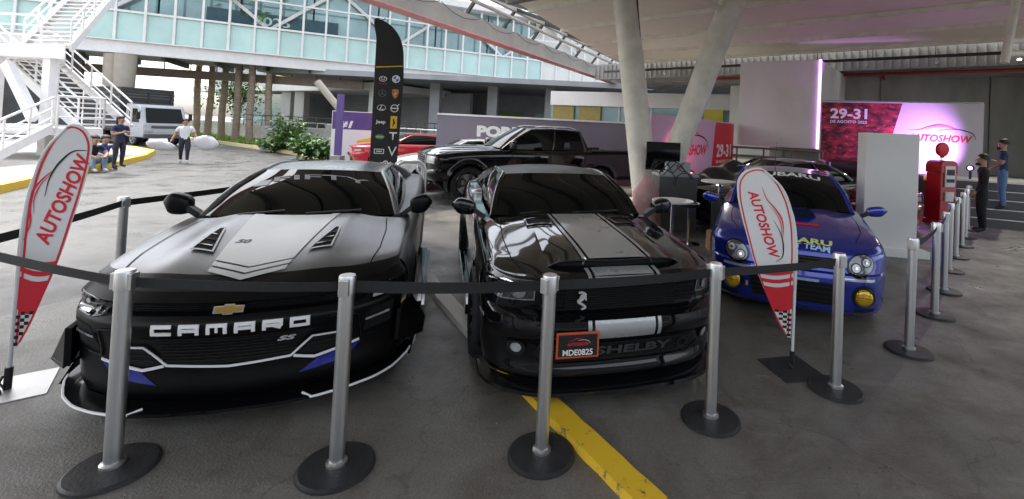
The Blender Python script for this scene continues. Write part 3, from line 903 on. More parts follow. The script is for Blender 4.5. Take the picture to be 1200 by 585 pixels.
decal(R2, 'name_lettering', [move2d(fit_text('SHELBY', .56, .062, bold=.03), .09, .385)], fr, 'front', M_DARKGREY, .02, .03, thick=.006)
decal(lg, 'brake_duct', [ring2d((.47, .375), .03, .045)], fr, 'front', M_BLACKPLASTIC, .014, .03, thick=.008)
# show plate, set off-centre
pl = bpy.data.objects.new('number_plate', None)
pb = MB(); pb.box((0, 0, 0), (.335, .012, .195))
pb.m = 1; pb.box((0, -.004, 0), (.305, .012, .165))
P_ORANGE = mat('orange_plate_frame', (.55, .10, .03), .45, .2, var=.1)
po = pb.build('number_plate', [P_ORANGE, M_BLACKPRINT], R2, bevel=.004, loc=(-.335, -.035, .462))
po.rotation_euler = (0, 0, -.06); po.scale = (.84, 1, .84)
sh = Sheet()
red_, blk_ = autoshow_logo(.19)
for q in red_: sh.put(move2d(q, 0, .012), 0, .012)
for q in blk_: sh.put(move2d(q, 0, .012), 1, .012)
sh.put(move2d(fit_text('MDE0825', .235, .046, bold=.02), 0, -.05), 1, .012)
sh.mb.build('plate_lettering', [M_RED, M_WHITE], po)
spm = MB()
fy2 = lambda x: float(np.interp(abs(x), [0, .25, .47, .64, .77, .87, .92], [.0, .012, .035, .09, .175, .295, .42]))
xs_ = np.linspace(-.92, .92, 37)
for i in range(36):
    a, b = xs_[i], xs_[i + 1]; q = lambda x, dz, dy: (x, fy2(x) + dy, .12 + dz)
    spm.add([q(a, 0, -.035), q(b, 0, -.035), q(b, .022, -.03), q(a, .022, -.03), q(a, 0, .2), q(b, 0, .2), q(b, .05, .1), q(a, .05, .1)], [(0, 1, 2, 3), (3, 2, 6, 7), (1, 0, 4, 5)])
spm.build('front_splitter', M_GLOSSBLACK, R2, smooth=30, weld=.0005)
for s in (1, -1):
    sk = MB(); sk.bar((s * .93, 1.38, .19), (s * .93, 3.3, .19), .08, .09); sk.build('side_skirt', P_BLACK, R2, bevel=.01)
for s, ax in ((1, 'left'), (-1, 'right')):
    decal(R2, 'door_seam', [line2d([(1.55, .93), (1.60, .42), (1.68, .24), (2.75, .24), (2.9, .5), (2.9, .95)], .008)], SHELBY['side'], ax, M_VOID, .002)
for s in (1, -1):
    decal(R2, 'hood_seam', [line2d([(s * .66, .20), (s * .72, .45), (s * .73, .9), (s * .70, 1.46)], .007)], tp2, 'top', M_VOID, .004)
wp = MB()
for a, b in (((-.50, 1.48, 1.03), (-.10, 1.50, 1.06)), ((.0, 1.44, 1.045), (.50, 1.52, 1.05))): wp.bar(a, b, .02, .012)
wp.build('wiper', M_BLACKPLASTIC, R2)

# ------------------------------------------------------------------ hero car 3: blue rally saloon
P_WRB = mat('rally_blue_paint', (.012, .028, .30), .16, .35, coat=1., coat_rough=.03, var=.06, scale=2, rvar=.03)
subaru_spec = dict(
    W=.87, L=4.40, fo=.90, wb=2.525, wr=.315, gap=.05, flare=.03, paint=P_WRB, rim=mat('gold_rim', (.45, .30, .08), .35, .8, var=.1), tyre_w=.22, b_pillar=True,
    plan=[0, .008, .03, .075, .15, .27, .40, .53],
    face=[(.17, .06), (.21, .02), (.30, -.005), (.42, -.02), (.50, -.025), (.56, -.01), (.575, .03), (.66, .06), (.74, .085)], face_crease=(5, 6),
    lead_drop=[0, 0, -.005, -.01, -.012, -.01, -.005, 0],
    hood=[(.12, .79, 0), (.3, .855, .0), (.55, .905, .01), (.85, .955, .015), (1.1, .99, .012), (1.28, 1.01, .01)],
    crest=[(.35, .79), (.6, .85), (.9, .90), (1.4, .955), (2., .97), (2.8, .98), (3.4, 1.0), (4.4, .97)],
    deck_z=1.02, mirror=(.99, 1.52, 1.02, (.22, .13, .14)), roof_arch=.04,
    glass=dict(A=(.715, 1.45, .985), H=(.55, 2.1, 1.37), R=(.54, 3.1, 1.35), C=(.62, 3.75, 1.02), cowl=(1.28, 1.01), header=(1.97, 1.405), roof_rear=(3.2, 1.40), base_rear=(3.8, 1.04)))
SUBARU = build_car('rally_saloon', 'blue rally saloon with hood scoop, round yellow fog lamps and white SUBARU sun strip', 'car', subaru_spec, (2.176, 4.65, 0), -.358)
R3 = SUBARU['root']; fr = SUBARU['front']; tp = SUBARU['top']
hg = SUBARU['tree'](SUBARU['hood'])
sb = MB(); rows_ = []
for y in np.linspace(.90, 1.28, 8):
    t = (y - .90) / .38; r = []
    for u in np.linspace(-1, 1, 21):
        x = u * .26 * (1 - .1 * t)
        h = hg.ray_cast(Vector((x, y, 3)), Vector((0, 0, -1)))[0]
        r.append((x, y, h.z - .004 + .095 * (1 - .75 * t) * (1 - abs(u) ** 6)))
    rows_.append(r)
sb.grid(rows_)
sb.grid([[(p[0], p[1], p[2]) for p in rows_[0]], [(p[0] * .97, p[1] + .012, p[2] - .016) for p in rows_[0]]])
so = sb.build('hood_scoop', P_WRB, R3, smooth=40)
op = MB(); op.grid([[(p[0] * .96, .92, p[2] - .012) for p in rows_[0]], [(p[0] * .96, .92, .96) for p in rows_[0]]]); op.build('scoop_opening', M_VOID, so)
for s in (1, -1):
    c = (s * .575, .655)
    E_ = lambda k: [(c[0] + s * (.13 * k * math.cos(a) * math.cos(.5) - .095 * k * math.sin(a) * math.sin(.5)), c[1] + .135 * k * math.cos(a) * math.sin(.5) * .8 + .105 * k * math.sin(a) * math.cos(.5)) for a in np.linspace(0, 2 * PI, 29)[:-1]]
    hl = decal(R3, 'headlight', [poly2d(E_(1.02)[::s])], fr, 'front', M_GLOSSBLACK, .006, .03, thick=.01)
    decal(hl, 'headlight_glass', [poly2d(E_(.90)[::s])], fr, 'front', mat('smoked_lens', (.16, .17, .18), .08, .6, rvar=.04, var=.3, scale=20), .018, .03, thick=.004)
    for dx, dz, r in ((.047, .029, .045), (-.045, -.027, .048)):
        decal(hl, 'lamp_bowl', [ring2d((c[0] + s * dx, c[1] + dz), r * .8, r)], fr, 'front', M_BLACKPLASTIC, .024, .02, thick=.004)
        decal(hl, 'lamp_bowl', [circle2d((c[0] + s * dx, c[1] + dz), r * .8)], fr, 'front', mat('lamp_bowl', (.42, .43, .44), .28, .7, var=.2, scale=30), .025, .02)
        decal(hl, 'lamp_bulb', [circle2d((c[0] + s * dx, c[1] + dz), r * .28)], fr, 'front', M_REFLECTOR, .03, .02, thick=.006)
    fb = decal(R3, 'fog_bezel', [circle2d((s * .60, .37), .108)], fr, 'front', M_VOID, .005, .03)
    fl_ = MB()
    h = fr.ray_cast(Vector((s * .60, -3, .37)), Vector((0, 1, 0)))[0]
    fl_.lathe([(.078, .0), (.08, -.02), (.072, -.032), (.04, -.042), (0, -.045)], (0, 0, 0), 'Y', 24)
    fo_ = fl_.build('fog_lamp', M_YELLENS, R3, smooth=50, loc=(s * .60, h.y - .004, .37))
    rg_ = MB(); rg_.lathe([(.074, -.026), (.092, -.03), (.096, .0), (.074, .0)], (0, 0, 0), 'Y', 24)
    for k in range(5): rg_.bar((-.06, -.047 + .018 * abs(k - 2) * .4, -.045 + .0225 * k), (.06, -.047 + .018 * abs(k - 2) * .4, -.05 + .025 * k), .004, .003)
    rg_.build('fog_guard', M_BLACKPLASTIC, fo_, smooth=40)
    decal(R3, 'turn_lamp', [poly2d([(s * .40, .515), (s * .70, .51), (s * .70, .535), (s * .40, .54)][::s])], fr, 'front', M_LENS, .004, .04)
    decal(R3, 'marker_lamp', [poly2d([(.47, .60), (.53, .60), (.53, .66), (.47, .66)])], SUBARU['tree'](SUBARU['face']), 'left' if s > 0 else 'right', M_AMBER, .004, .03)
ug = decal(R3, 'upper_grille', [poly2d([(-.36, .60), (.36, .60), (.33, .70), (-.33, .70)])], fr, 'front', M_VOID, .004)
decal(ug, 'grille_bar', mesh_bars(-.34, .34, .60, .70, 3, .008), fr, 'front', M_BLACKPLASTIC, .012, thick=.008)
lg = decal(R3, 'lower_grille', [poly2d([(-.40, .26), (.40, .26), (.44, .47), (-.44, .47)])], fr, 'front', M_VOID, .004)
decal(lg, 'grille_bar', mesh_bars(-.41, .41, .27, .46, 4, .007), fr, 'front', M_BLACKPLASTIC, .010, thick=.008)
for s in (1, -1):
    decal(R3, 'bumper_slot', [poly2d([(s * .52, .24), (s * .72, .25), (s * .70, .215), (s * .54, .205)][::s])], fr, 'front', M_VOID, .004)
decal(R3, 'tow_strap_mark', [poly2d([(-.47, .33), (-.45, .33), (-.45, .38), (-.47, .38)])], fr, 'front', M_YELLOW, .005, .02)
decal(R3, 'yellow_lettering', [move2d(fit_text('SUBARU', .60, .10, bold=.04, shear=.1), .04, .20)], tp, 'top', mat('fluor_yellow', (.68, .76, .22), .45, var=.03), .004, .03)
decal(R3, 'team_lettering', [move2d(fit_text('RALLY TEAM', .54, .045, bold=.03, shear=.1), .04, .12)], tp, 'top', mat('pale_blue_print', (.45, .66, .80), .45, var=.03), .004, .03)
st = decal(R3, 'red_sticker', [move2d(poly2d([(-.13, -.04), (.13, -.04), (.13, .04), (-.13, .04)]), .13, .62)], tp, 'top', M_RED, .004, .03)
gp = SUBARU['glass']
sp_ = decal(R3, 'sun_strip', [poly2d([(-.60, 1.80), (.60, 1.80), (.56, 2.2), (-.56, 2.2)])], gp, 'top', M_BLACKPRINT, .003)
decal(sp_, 'strip_lettering', [move2d(fit_text('SUBARU', .80, .105, bold=.03), 0, 1.90)], gp, 'top', M_WHITE, .006, .03)
decal(R3, 'front_plate_strip', [poly2d([(-.2, .475), (.2, .475), (.2, .50), (-.2, .50)])], fr, 'front', mat('pale_decal', (.30, .45, .62), .4, var=.1), .004, .04)
an = MB(); an.tube([(-.15, 2.6, 1.45), (-.13, 2.75, 1.80)], [.006, .002], 6); an.build('antenna', M_BLACKPLASTIC, R3)
for s, ax in ((1, 'left'), (-1, 'right')):
    decal(R3, 'door_seam', [line2d([(1.42, .92), (1.44, .35), (1.5, .25), (2.3, .25), (2.3, .95)], .007)], SUBARU['side'], ax, M_VOID, .002)
for s in (1, -1):
    decal(R3, 'hood_seam', [line2d([(s * .56, .30), (s * .66, .6), (s * .68, 1.0), (s * .66, 1.34)], .006)], tp, 'top', M_VOID, .004)
rw = MB()
for s in (1, -1): rw.box((s * .5, 4.05, 1.15), (.04, .25, .3))
rw.box((0, 4.08, 1.32), (1.5, .28, .03)); rw.build('rear_wing', P_WRB, R3, bevel=.01)
# ------------------------------------------------------------------ ground


def ground_material(name, LO, HI, dirtc):
    mt = bpy.data.materials.new(name); mt.use_nodes = True
    nt = mt.node_tree; N = nt.nodes; Lk = nt.links; b = N['Principled BSDF']
    tc = N.new('ShaderNodeTexCoord')

    def noise(scale, detail, rough=.6, dist=0., st=None):
        n = N.new('ShaderNodeTexNoise'); n.inputs['Scale'].default_value = scale; n.inputs['Detail'].default_value = detail
        n.inputs['Roughness'].default_value = rough; n.inputs['Distortion'].default_value = dist
        if st:
            mp = N.new('ShaderNodeMapping'); mp.inputs['Scale'].default_value = st; mp.inputs['Rotation'].default_value = (0, 0, .6)
            Lk.new(tc.outputs['Object'], mp.inputs[0]); Lk.new(mp.outputs[0], n.inputs['Vector'])
        else: Lk.new(tc.outputs['Object'], n.inputs['Vector'])
        return n.outputs['Fac']

    def ramp(fac, p0, c0, p1, c1):
        r = N.new('ShaderNodeValToRGB'); e = r.color_ramp.elements
        e[0].position, e[1].position = p0, p1; e[0].color = (*c0, 1); e[1].color = (*c1, 1)
        Lk.new(fac, r.inputs[0]); return r.outputs[0]

    def mix(a, bb, fac, mode='MIX'):
        x = N.new('ShaderNodeMix'); x.data_type = 'RGBA'; x.blend_type = mode
        if isinstance(fac, float): x.inputs[0].default_value = fac
        else: Lk.new(fac, x.inputs[0])
        Lk.new(a, x.inputs[6]); Lk.new(bb, x.inputs[7]); return x.outputs[2]
    base = ramp(noise(.55, 5), .3, LO, .7, HI)
    dirt = ramp(noise(1.7, 8, .7, .6), .48, (1, 1, 1), .64, dirtc)
    c = mix(base, dirt, .75, 'MULTIPLY')
    grain = ramp(noise(70, 6, .85), .32, (.55, .55, .55), .70, (1.45, 1.44, 1.40))
    c = mix(c, grain, .8, 'MULTIPLY')
    vor = N.new('ShaderNodeTexVoronoi'); vor.inputs['Scale'].default_value = 7.; vor.inputs['Randomness'].default_value = 1
    Lk.new(tc.outputs['Object'], vor.inputs['Vector'])
    spots = ramp(vor.outputs['Distance'], .05, (.35, .34, .33), .085, (1, 1, 1))
    c = mix(c, spots, ramp(noise(1.1, 2), .55, (0, 0, 0), .6, (.8, .8, .8)), 'MULTIPLY')
    vor2 = N.new('ShaderNodeTexVoronoi'); vor2.inputs['Scale'].default_value = 4.3
    Lk.new(tc.outputs['Object'], vor2.inputs['Vector'])
    spk = ramp(vor2.outputs['Distance'], .012, (.55, .54, .5), .022, (0, 0, 0))
    c = mix(c, spk, .8, 'ADD')
    # worn tyre tracks and scuffs, lighter, drawn out one way
    sc = ramp(noise(1.2, 6, .6, .3, (.35, 3.0, 1)), .56, (0, 0, 0), .74, (.05, .05, .052))
    c = mix(c, sc, 1.0, 'ADD')
    # fine cracks
    v3 = N.new('ShaderNodeTexVoronoi'); v3.feature = 'DISTANCE_TO_EDGE'; v3.inputs['Scale'].default_value = .45
    mp = N.new('ShaderNodeMapping'); Lk.new(tc.outputs['Object'], mp.inputs[0])
    nz = N.new('ShaderNodeTexNoise'); nz.inputs['Scale'].default_value = 2.; nz.inputs['Detail'].default_value = 6
    Lk.new(tc.outputs['Object'], nz.inputs['Vector'])
    ad = N.new('ShaderNodeVectorMath'); ad.operation = 'ADD'; Lk.new(tc.outputs['Object'], ad.inputs[0]); Lk.new(nz.outputs['Color'], ad.inputs[1])
    Lk.new(ad.outputs[0], v3.inputs['Vector'])
    crk = ramp(v3.outputs['Distance'], .002, (.55, .55, .55), .006, (1, 1, 1))
    c = mix(c, crk, .7, 'MULTIPLY')
    Lk.new(c, b.inputs['Base Color'])
    mr = N.new('ShaderNodeMapRange'); mr.inputs['To Min'].default_value = .26; mr.inputs['To Max'].default_value = .62
    mr.inputs['From Min'].default_value = .35; mr.inputs['From Max'].default_value = .65
    Lk.new(noise(1.4, 6), mr.inputs['Value']); Lk.new(mr.outputs[0], b.inputs['Roughness'])
    bp = N.new('ShaderNodeBump'); bp.inputs['Strength'].default_value = .5; bp.inputs['Distance'].default_value = .012
    Lk.new(noise(75, 6), bp.inputs['Height']); Lk.new(bp.outputs[0], b.inputs['Normal'])
    return mt


M_ASPH = ground_material('shade_lightened_floor', (.120, .114, .102), (.178, .168, .150), (.58, .50, .41))  # ground painted lighter under the canopy to lift its shade
M_BEAMD = mat('grey_rib_beam', (.16, .155, .14), .7, var=.15, scale=1)
M_ROAD = ground_material('darkened_road_asphalt', (.050, .050, .050), (.072, .072, .071), (.74, .73, .71))  # darker copy of the ground, tones down the bright outdoors
M_CONC = mat('concrete', (.30, .295, .28), .85, var=.22, scale=1.2, bump=.25, bscale=25)
M_CONCD = mat('dark_concrete', (.30, .305, .275), .85, var=.3, scale=.8, bump=.3, bscale=18, stretch=(1, 1, .35))
M_PAVE = mat('pavement_slab', (.42, .41, .39), .85, var=.12, scale=2.5, bump=.2, bscale=40)
M_YCURB = mat('worn_yellow_paint', (.62, .40, .03), .6, scale=5, bump=.4, bscale=60, col2=(.50, .31, .02))
M_CEIL = mat('ceiling_panel', (.76, .71, .60), .6, var=.05, scale=.7)
M_CREAM = mat('cream_painted_steel', (.70, .67, .59), .5, var=.14, scale=3, bump=.1, bscale=30)
M_WSTEEL = mat('white_painted_steel', (.74, .73, .72), .45, var=.06, scale=3)
M_DARKSTEEL = mat('dark_steel', (.05, .05, .05), .55, .3, var=.2, scale=5)
M_TEAL = mat('teal_frosted_glass', (.42, .61, .57), .12, var=.12, scale=.5, coat=.6)
M_TEALG = mat('teal_window_glass', (.20, .33, .34), .06, .1, var=.35, scale=.35, coat=.8)
M_BROWN = mat('brown_steel', (.22, .17, .14), .6, var=.15, scale=2)
M_WALLW = mat('white_wall_paint', (.70, .70, .67), .7, var=.04, scale=1.5)
M_GREYWALL = mat('grey_wall', (.32, .33, .34), .8, var=.15, scale=.6)
M_DARKWALL = mat('added_wall_dark_grey', (.10, .10, .10), .85, var=.25, scale=.7)
M_YPANEL = mat('yellow_panel', (.60, .52, .08), .5, var=.1, scale=1)

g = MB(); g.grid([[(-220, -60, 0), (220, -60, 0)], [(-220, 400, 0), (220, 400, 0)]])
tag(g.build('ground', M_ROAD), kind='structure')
hf = MB(); HE = [(-9.5, -12), (-7.2, -3), (-5.6, 2.0), (-4.9, 4.2), (-4.2, 6.5), (-3.2, 9.2), (-1.2, 13.5), (1.5, 19.5), (3.2, 24)]  # lightened sheet of the same ground, its edge set along the canopy
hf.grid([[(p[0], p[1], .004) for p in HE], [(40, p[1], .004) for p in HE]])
tag(hf.build('shade_lightened_floor', M_ASPH), kind='structure')


def worn_paint(name, col, wear):
    mt = bpy.data.materials.new(name); mt.use_nodes = True
    nt = mt.node_tree; N = nt.nodes; Lk = nt.links; b = N['Principled BSDF']
    tc = N.new('ShaderNodeTexCoord'); n = N.new('ShaderNodeTexNoise'); n.inputs['Scale'].default_value = 7; n.inputs['Detail'].default_value = 10; n.inputs['Roughness'].default_value = .75
    Lk.new(tc.outputs['Object'], n.inputs['Vector'])
    r = N.new('ShaderNodeValToRGB'); e = r.color_ramp.elements
    e[0].position = wear - .02; e[0].color = (.09, .085, .075, 1); e[1].position = wear + .03; e[1].color = (*col, 1)
    Lk.new(n.outputs['Fac'], r.inputs[0]); Lk.new(r.outputs[0], b.inputs['Base Color']); b.inputs['Roughness'].default_value = .6
    bp = N.new('ShaderNodeBump'); bp.inputs['Strength'].default_value = .5; bp.inputs['Distance'].default_value = .004
    Lk.new(n.outputs['Fac'], bp.inputs['Height']); Lk.new(bp.outputs[0], b.inputs['Normal'])
    return mt


def strip(pts, w, z0, z1, jitter=0.):
    """low kerb along pts"""
    b = MB(); P = [Vector((p[0], p[1], 0)) for p in pts]; row = []
    Q = []
    for a, c in zip(P[:-1], P[1:]):
        n = max(1, int((c - a).length / .12)) if jitter else 1
        Q += [a + (c - a) * k / n for k in range(n)]
    Q.append(P[-1])
    for i, p in enumerate(Q):
        t = (Q[min(i + 1, len(Q) - 1)] - Q[max(i - 1, 0)]).normalized(); nn = Vector((-t.y, t.x, 0))
        j = [random.uniform(-jitter, jitter) for _ in range(4)]
        row.append([p + nn * (w / 2 + j[0]) + Vector((0, 0, z0)), p + nn * (w / 2 * .88 + j[1]) + Vector((0, 0, z1)), p - nn * (w / 2 * .88 + j[2]) + Vector((0, 0, z1)), p - nn * (w / 2 + j[3]) + Vector((0, 0, z0))])
    b.grid(row); return b


P_ = [(1.25, 1.20), (.37, 2.38), (-.55, 3.66)]
tag(strip(P_, .17, .001, .05, .004).build('kerb_line', worn_paint('worn_yellow_line', (.70, .44, .02), .385), smooth=40), kind='structure')
P2_ = [(-.552, 3.662), (-.98, 4.28), (-2.06, 5.95), (-3.0, 7.4)]
tag(strip(P2_, .175, .001, .05, .004).build('kerb_line', worn_paint('worn_white_line', (.80, .78, .73), .33), smooth=40), kind='structure')

# ------------------------------------------------------------------ left pavement with yellow kerb
LK = [(-6.0, -1.0), (-9.6, 5.4), (-12.04, 9.68), (-13.73, 12.58), (-14.89, 14.88), (-16.4, 17.4), (-18.1, 19.6), (-20.5, 21.2), (-24, 22.5)]
tag(strip(LK, .20, 0, .17, .004).build('kerb', worn_paint('worn_yellow_kerb', (.72, .48, .05), .36), smooth=40), kind='structure')
pv = MB(); pv.prism([(p[0] - .1, p[1], 0) for p in LK] + [(-40, 22.5, 0), (-40, -1, 0)], (0, 0, .002), (0, 0, .155))
tag(pv.build('pavement', M_PAVE), kind='structure')

# grass strip with its kerb, beyond the road
GK = [(-46, 43.0), (-33, 34.8), (-24.3, 29.9), (-17, 25.0), (-12.3, 21.6), (-10.6, 20.7), (-9.3, 20.6), (-8.4, 21.3), (-8.2, 23)]
tag(strip(GK, .3, 0, .16).build('kerb', worn_paint('worn_yellow_kerb_far', (.66, .55, .28), .40), smooth=40), kind='structure')
ds = Vector((.852, -.523, 0)); dn = Vector((.523, .852, 0))
W0 = Vector((-24.3, 29.9, 0)) + dn * 3.8
lw = MB(); lw.prism([(p[0], p[1], 0) for p in GK] + [tuple(W0 + ds * 17), tuple(W0 - ds * 28)], (0, 0, .003), (0, 0, .10))
M_LAWN = mat('lawn_soil', (.10, .16, .035), .9, var=.4, scale=1.5, bump=.5, bscale=30)
tag(lw.build('lawn', M_LAWN), kind='structure')
gb = MB()
for _ in range(5200):
    t = random.uniform(-14, 14); q = random.uniform(.35, 3.4)
    p = Vector((-24.3, 29.9, .1)) + ds * t + dn * q
    a = random.uniform(0, PI); h = random.uniform(.08, .24); d_ = Vector((math.cos(a), math.sin(a), 0)) * .035
    top_ = p + Vector((random.uniform(-.06, .06), random.uniform(-.06, .06), h))
    gb.add([p - d_, p + d_, top_], [(0, 1, 2)], 0 if random.random() < .6 else 1)
M_GR1 = mat('grass_blade', (.14, .27, .045), .7, var=.3, scale=6); M_GR2 = mat('grass_blade_dry', (.28, .34, .08), .7, var=.3, scale=6)
tag(gb.build('grass', [M_GR1, M_GR2]), kind='stuff')

# low wall beyond the grass
lw = thing('boundary_wall', 'low grey concrete wall with a steel rail behind the palm trunks', 'wall', tuple(W0))
w = MB(); w.bar(-ds * 28 + Vector((0, 0, .6)), ds * 19 + Vector((0, 0, .6)), .2, 1.2); w.build('wall', M_CONC, lw)
w = MB(); w.tube([-ds * 28 + Vector((0, 0, 1.5)), ds * 19 + Vector((0, 0, 1.5))], .03, 8)
for k in range(24): w.tube([-ds * 28 + ds * 2 * k + Vector((0, 0, 1.18)), -ds * 28 + ds * 2 * k + Vector((0, 0, 1.5))], .02, 6)
w.build('rail', M_STEEL, lw)

# ------------------------------------------------------------------ palms and plants
M_BARK = mat('palm_bark', (.36, .28, .22), .85, var=.3, scale=4, bump=.5, bscale=25, stretch=(1, 1, 3))
M_LEAF = [mat('leaf_green', (.06, .15, .03), .5, var=.4, scale=5), mat('leaf_light', (.15, .28, .05), .5, var=.3, scale=5), mat('leaf_dark', (.03, .08, .02), .55, var=.3, scale=5)]
PALM = None
for i, (px, py, yy) in enumerate([(228.5, 161, 0), (243.5, 161.5, 0), (259, 162.5, 0), (276, 164.5, 0), (292, 165.5, 0), (312.5, 166, 0)]):
    p = on_level(px, py, .1)
    lab = ['slender brown palm trunk nearest the white box truck', 'second palm trunk from the box truck along the grass', 'third palm trunk from the box truck along the grass', 'fourth palm trunk from the box truck, before the dark arcade', 'fifth palm trunk from the box truck, beside the last one', 'palm trunk closest to the leafy bushes'][i]
    if PALM is None:
        PALM = thing('palm_tree', lab, 'palm tree', p, 0, 'palms along the grass strip')
        t = MB(); pts = []; rs = []
        for k in range(30): pts.append((.04 * math.sin(k * .35), .03 * math.cos(k * .3), k * .30)); rs.append(.21 - .002 * k + (.018 if k % 2 else 0))
        t.tube(pts, rs, 12); t.build('trunk', M_BARK, PALM, smooth=60)
        c = MB()
        for k in range(16):
            a = 2 * PI * k / 16 + random.uniform(-.15, .15); el = random.uniform(-.2, .9); L = random.uniform(2.0, 2.7)
            spine = [Vector((math.cos(a) * L * s * math.cos(el * (1 - s)), math.sin(a) * L * s * math.cos(el * (1 - s)), 8.75 + L * s * math.sin(el) - 1.5 * s * s)) for s in np.linspace(0, 1, 9)]
            for s in range(8):
                u = (spine[s + 1] - spine[s]); n = Vector((-math.sin(a), math.cos(a), 0))
                for sd in (1, -1):
                    for q in range(3):
                        b0 = spine[s] + u * q / 3; wl_ = .55 * (1 - s / 9)
                        c.add([b0, b0 + u * .25, b0 + u * .5 + n * sd * wl_ + Vector((0, 0, -.25 * wl_))], [(0, 1, 2)], random.choice((0, 0, 1)))
        c.build('crown', M_LEAF, PALM)
    else:
        o = copy_tree(PALM); o.location = p; o['label'] = lab
        o.rotation_euler = (random.uniform(-.02, .02), random.uniform(-.02, .02), random.uniform(0, 6))


def shrub(name, label, loc, r, h, n, leaf, group='bushes on the grass'):
    o = thing(name, label, 'bush', loc, 0, group)
    s = MB()
    tips = []
    for k in range(26):
        a = random.uniform(0, 2 * PI); q = random.uniform(.2, 1) * r; e = Vector((q * math.cos(a), q * math.sin(a), h * random.uniform(.45, 1.0)))
        s.tube([(0, 0, 0), e * .5 + Vector((0, 0, .15 * h)), e], [.025, .015, .006], 5); tips.append(e)
    s.build('stems', M_BARK, o)
    f = MB()
    for _ in range(n):
        e = random.choice(tips); t = random.uniform(.35, 1.05)
        c = e * t + Vector((random.gauss(0, .16), random.gauss(0, .16), random.gauss(0, .12) + .1 * h * (1 - t)))
        if c.z < .03: c.z = .05
        d_ = Vector((random.gauss(0, 1), random.gauss(0, 1), random.gauss(-.1, .6))).normalized(); x = d_.cross(Vector((0, 0, 1)))
        if x.length < .1: continue
        x.normalize(); l = leaf * random.uniform(.6, 1.3); ww = l * .3
        nn = x.cross(d_) * l * .12
        f.add([c, c + d_ * l * .5 + x * ww + nn, c + d_ * l - nn, c + d_ * l * .5 - x * ww + nn], [(0, 1, 2, 3)], random.choice((0, 0, 1, 2)))
    f.build('foliage', M_LEAF, o)
    return o


shrub('leafy_shrub', 'tall loose green shrub against the low concrete wall', on_level(342, 178, .1), 1.15, 1.75, 800, .24)
shrub('leafy_shrub', 'low broad leafed bush at the bend of the yellow kerb', on_level(370, 185, .1), .95, .75, 700, .30)
shrub('leafy_shrub', 'small grassy clump before the tall shrub', on_level(322, 176, .1), .9, .6, 600, .22)
bx = thing('broadleaf_tree', 'pale green tree beyond the box truck', 'tree', (-30, 40, 0))
t = MB(); t.tube([(0, 0, 0), (.1, 0, 2), (.0, .1, 3.4)], [.22, .16, .1], 10)
for k in range(6): t.tube([(0, .05, 2.2 + .2 * k), (math.cos(k) * 1.0, math.sin(k) * 1.0, 3.2 + .3 * k)], [.07, .02], 6)
t.build('trunk', M_BARK, bx)
f = MB()
for _ in range(2600):
    c = Vector((random.gauss(0, .9), random.gauss(0, .9), 3.6 + random.gauss(0, .85))); d_ = Vector((random.gauss(0, 1), random.gauss(0, 1), random.gauss(0, .7))).normalized()
    x = d_.cross(Vector((.1, .2, 1))).normalized(); l = random.uniform(.15, .32)
    f.add([c, c + d_ * l * .5 + x * l * .3, c + d_ * l, c + d_ * l * .5 - x * l * .3], [(0, 1, 2, 3)], random.choice((0, 1, 1, 2)))
f.build('crown', M_LEAF, bx)

# ------------------------------------------------------------------ arcade building beyond the low wall
B0 = W0 + dn * 4.5
ar = thing('arcade_building', 'pale building with an open ground floor arcade beyond the palms', 'building', tuple(B0))


def along(t, q, z): return ds * t + dn * q + Vector((0, 0, z))


w = MB(); w.bar(along(-26, 6, 2.2), along(9, 6, 2.2), .3, 4.4); w.build('back_wall', M_GREYWALL, ar)
w = MB(); w.bar(along(-26, 3, 4.35), along(6, 3, 4.35), 7.0, .55); w.build('floor_slab', M_WALLW, ar)
w = MB(); w.bar(along(-26, 1.2, 9), along(3, 1.2, 9), .3, 8.6); w.build('upper_wall', M_GREYWALL, ar)
for k in range(6):
    t = -11 + 2.1 * k
    wn_ = MB(); wn_.bar(along(t, .98, 6.7), along(t + 1.8, .98, 6.7), .08, 3.0); wn_.build('window', M_TEALG if k % 3 else M_YPANEL, ar)
for k, t in enumerate((-7.6, -5.4, 5)):
    c = MB(); c.bar(along(t, .3, 0), along(t, .3, 4.07), .8, .8); c.build('column', M_WALLW, ar)
gl = MB(); gl.bar(along(-20, .9, 2.3), along(-8.2, .9, 2.3), .1, 3.2); gl.build('shop_window', M_TEALG, ar)

# ------------------------------------------------------------------ glazed footbridge across the road
BA = Vector((-28.04, 25.57, 0)); BB = Vector((-5.91, 37.08, 0))
bd_ = (BB - BA).normalized(); bn_ = Vector((-bd_.y, bd_.x, 0))     # bn: away from the camera
fb_ = thing('footbridge', 'long glazed footbridge with teal balustrade panels spanning the road', 'footbridge', tuple(BA))


def on_bridge(t, q, z): return bd_ * t + bn_ * q + Vector((0, 0, z))


T0, T1 = -9, 40
w = MB(); w.bar(on_bridge(T0, .1, 5.35), on_bridge(T1, .1, 5.35), .35, .7); w.bar(on_bridge(T0, .0, 5.72), on_bridge(T1, .0, 5.72), .6, .06); w.build('edge_beam', M_WSTEEL, fb_)
w = MB(); w.bar(on_bridge(T0, 2.9, 5.3), on_bridge(T1, 2.9, 5.3), 5.2, .35); w.build('deck', M_GREYWALL, fb_)
w = MB()
for k in range(20): w.bar(on_bridge(T0 + 2.5 * k, .3, 4.95), on_bridge(T0 + 2.5 * k, 5.3, 4.95), .16, .3)
w.build('floor_beams', M_DARKSTEEL, fb_)
k = 0; t = T0
while t < T1 - .1:
    pn = MB(); pn.bar(on_bridge(t + .03, .12, 6.55), on_bridge(t + 1.27, .12, 6.55), .04, 1.6); pn.build('glass_panel', M_TEAL if t < 27 else M_WALLW, fb_)
    t += 1.3
t = T0; i = 0
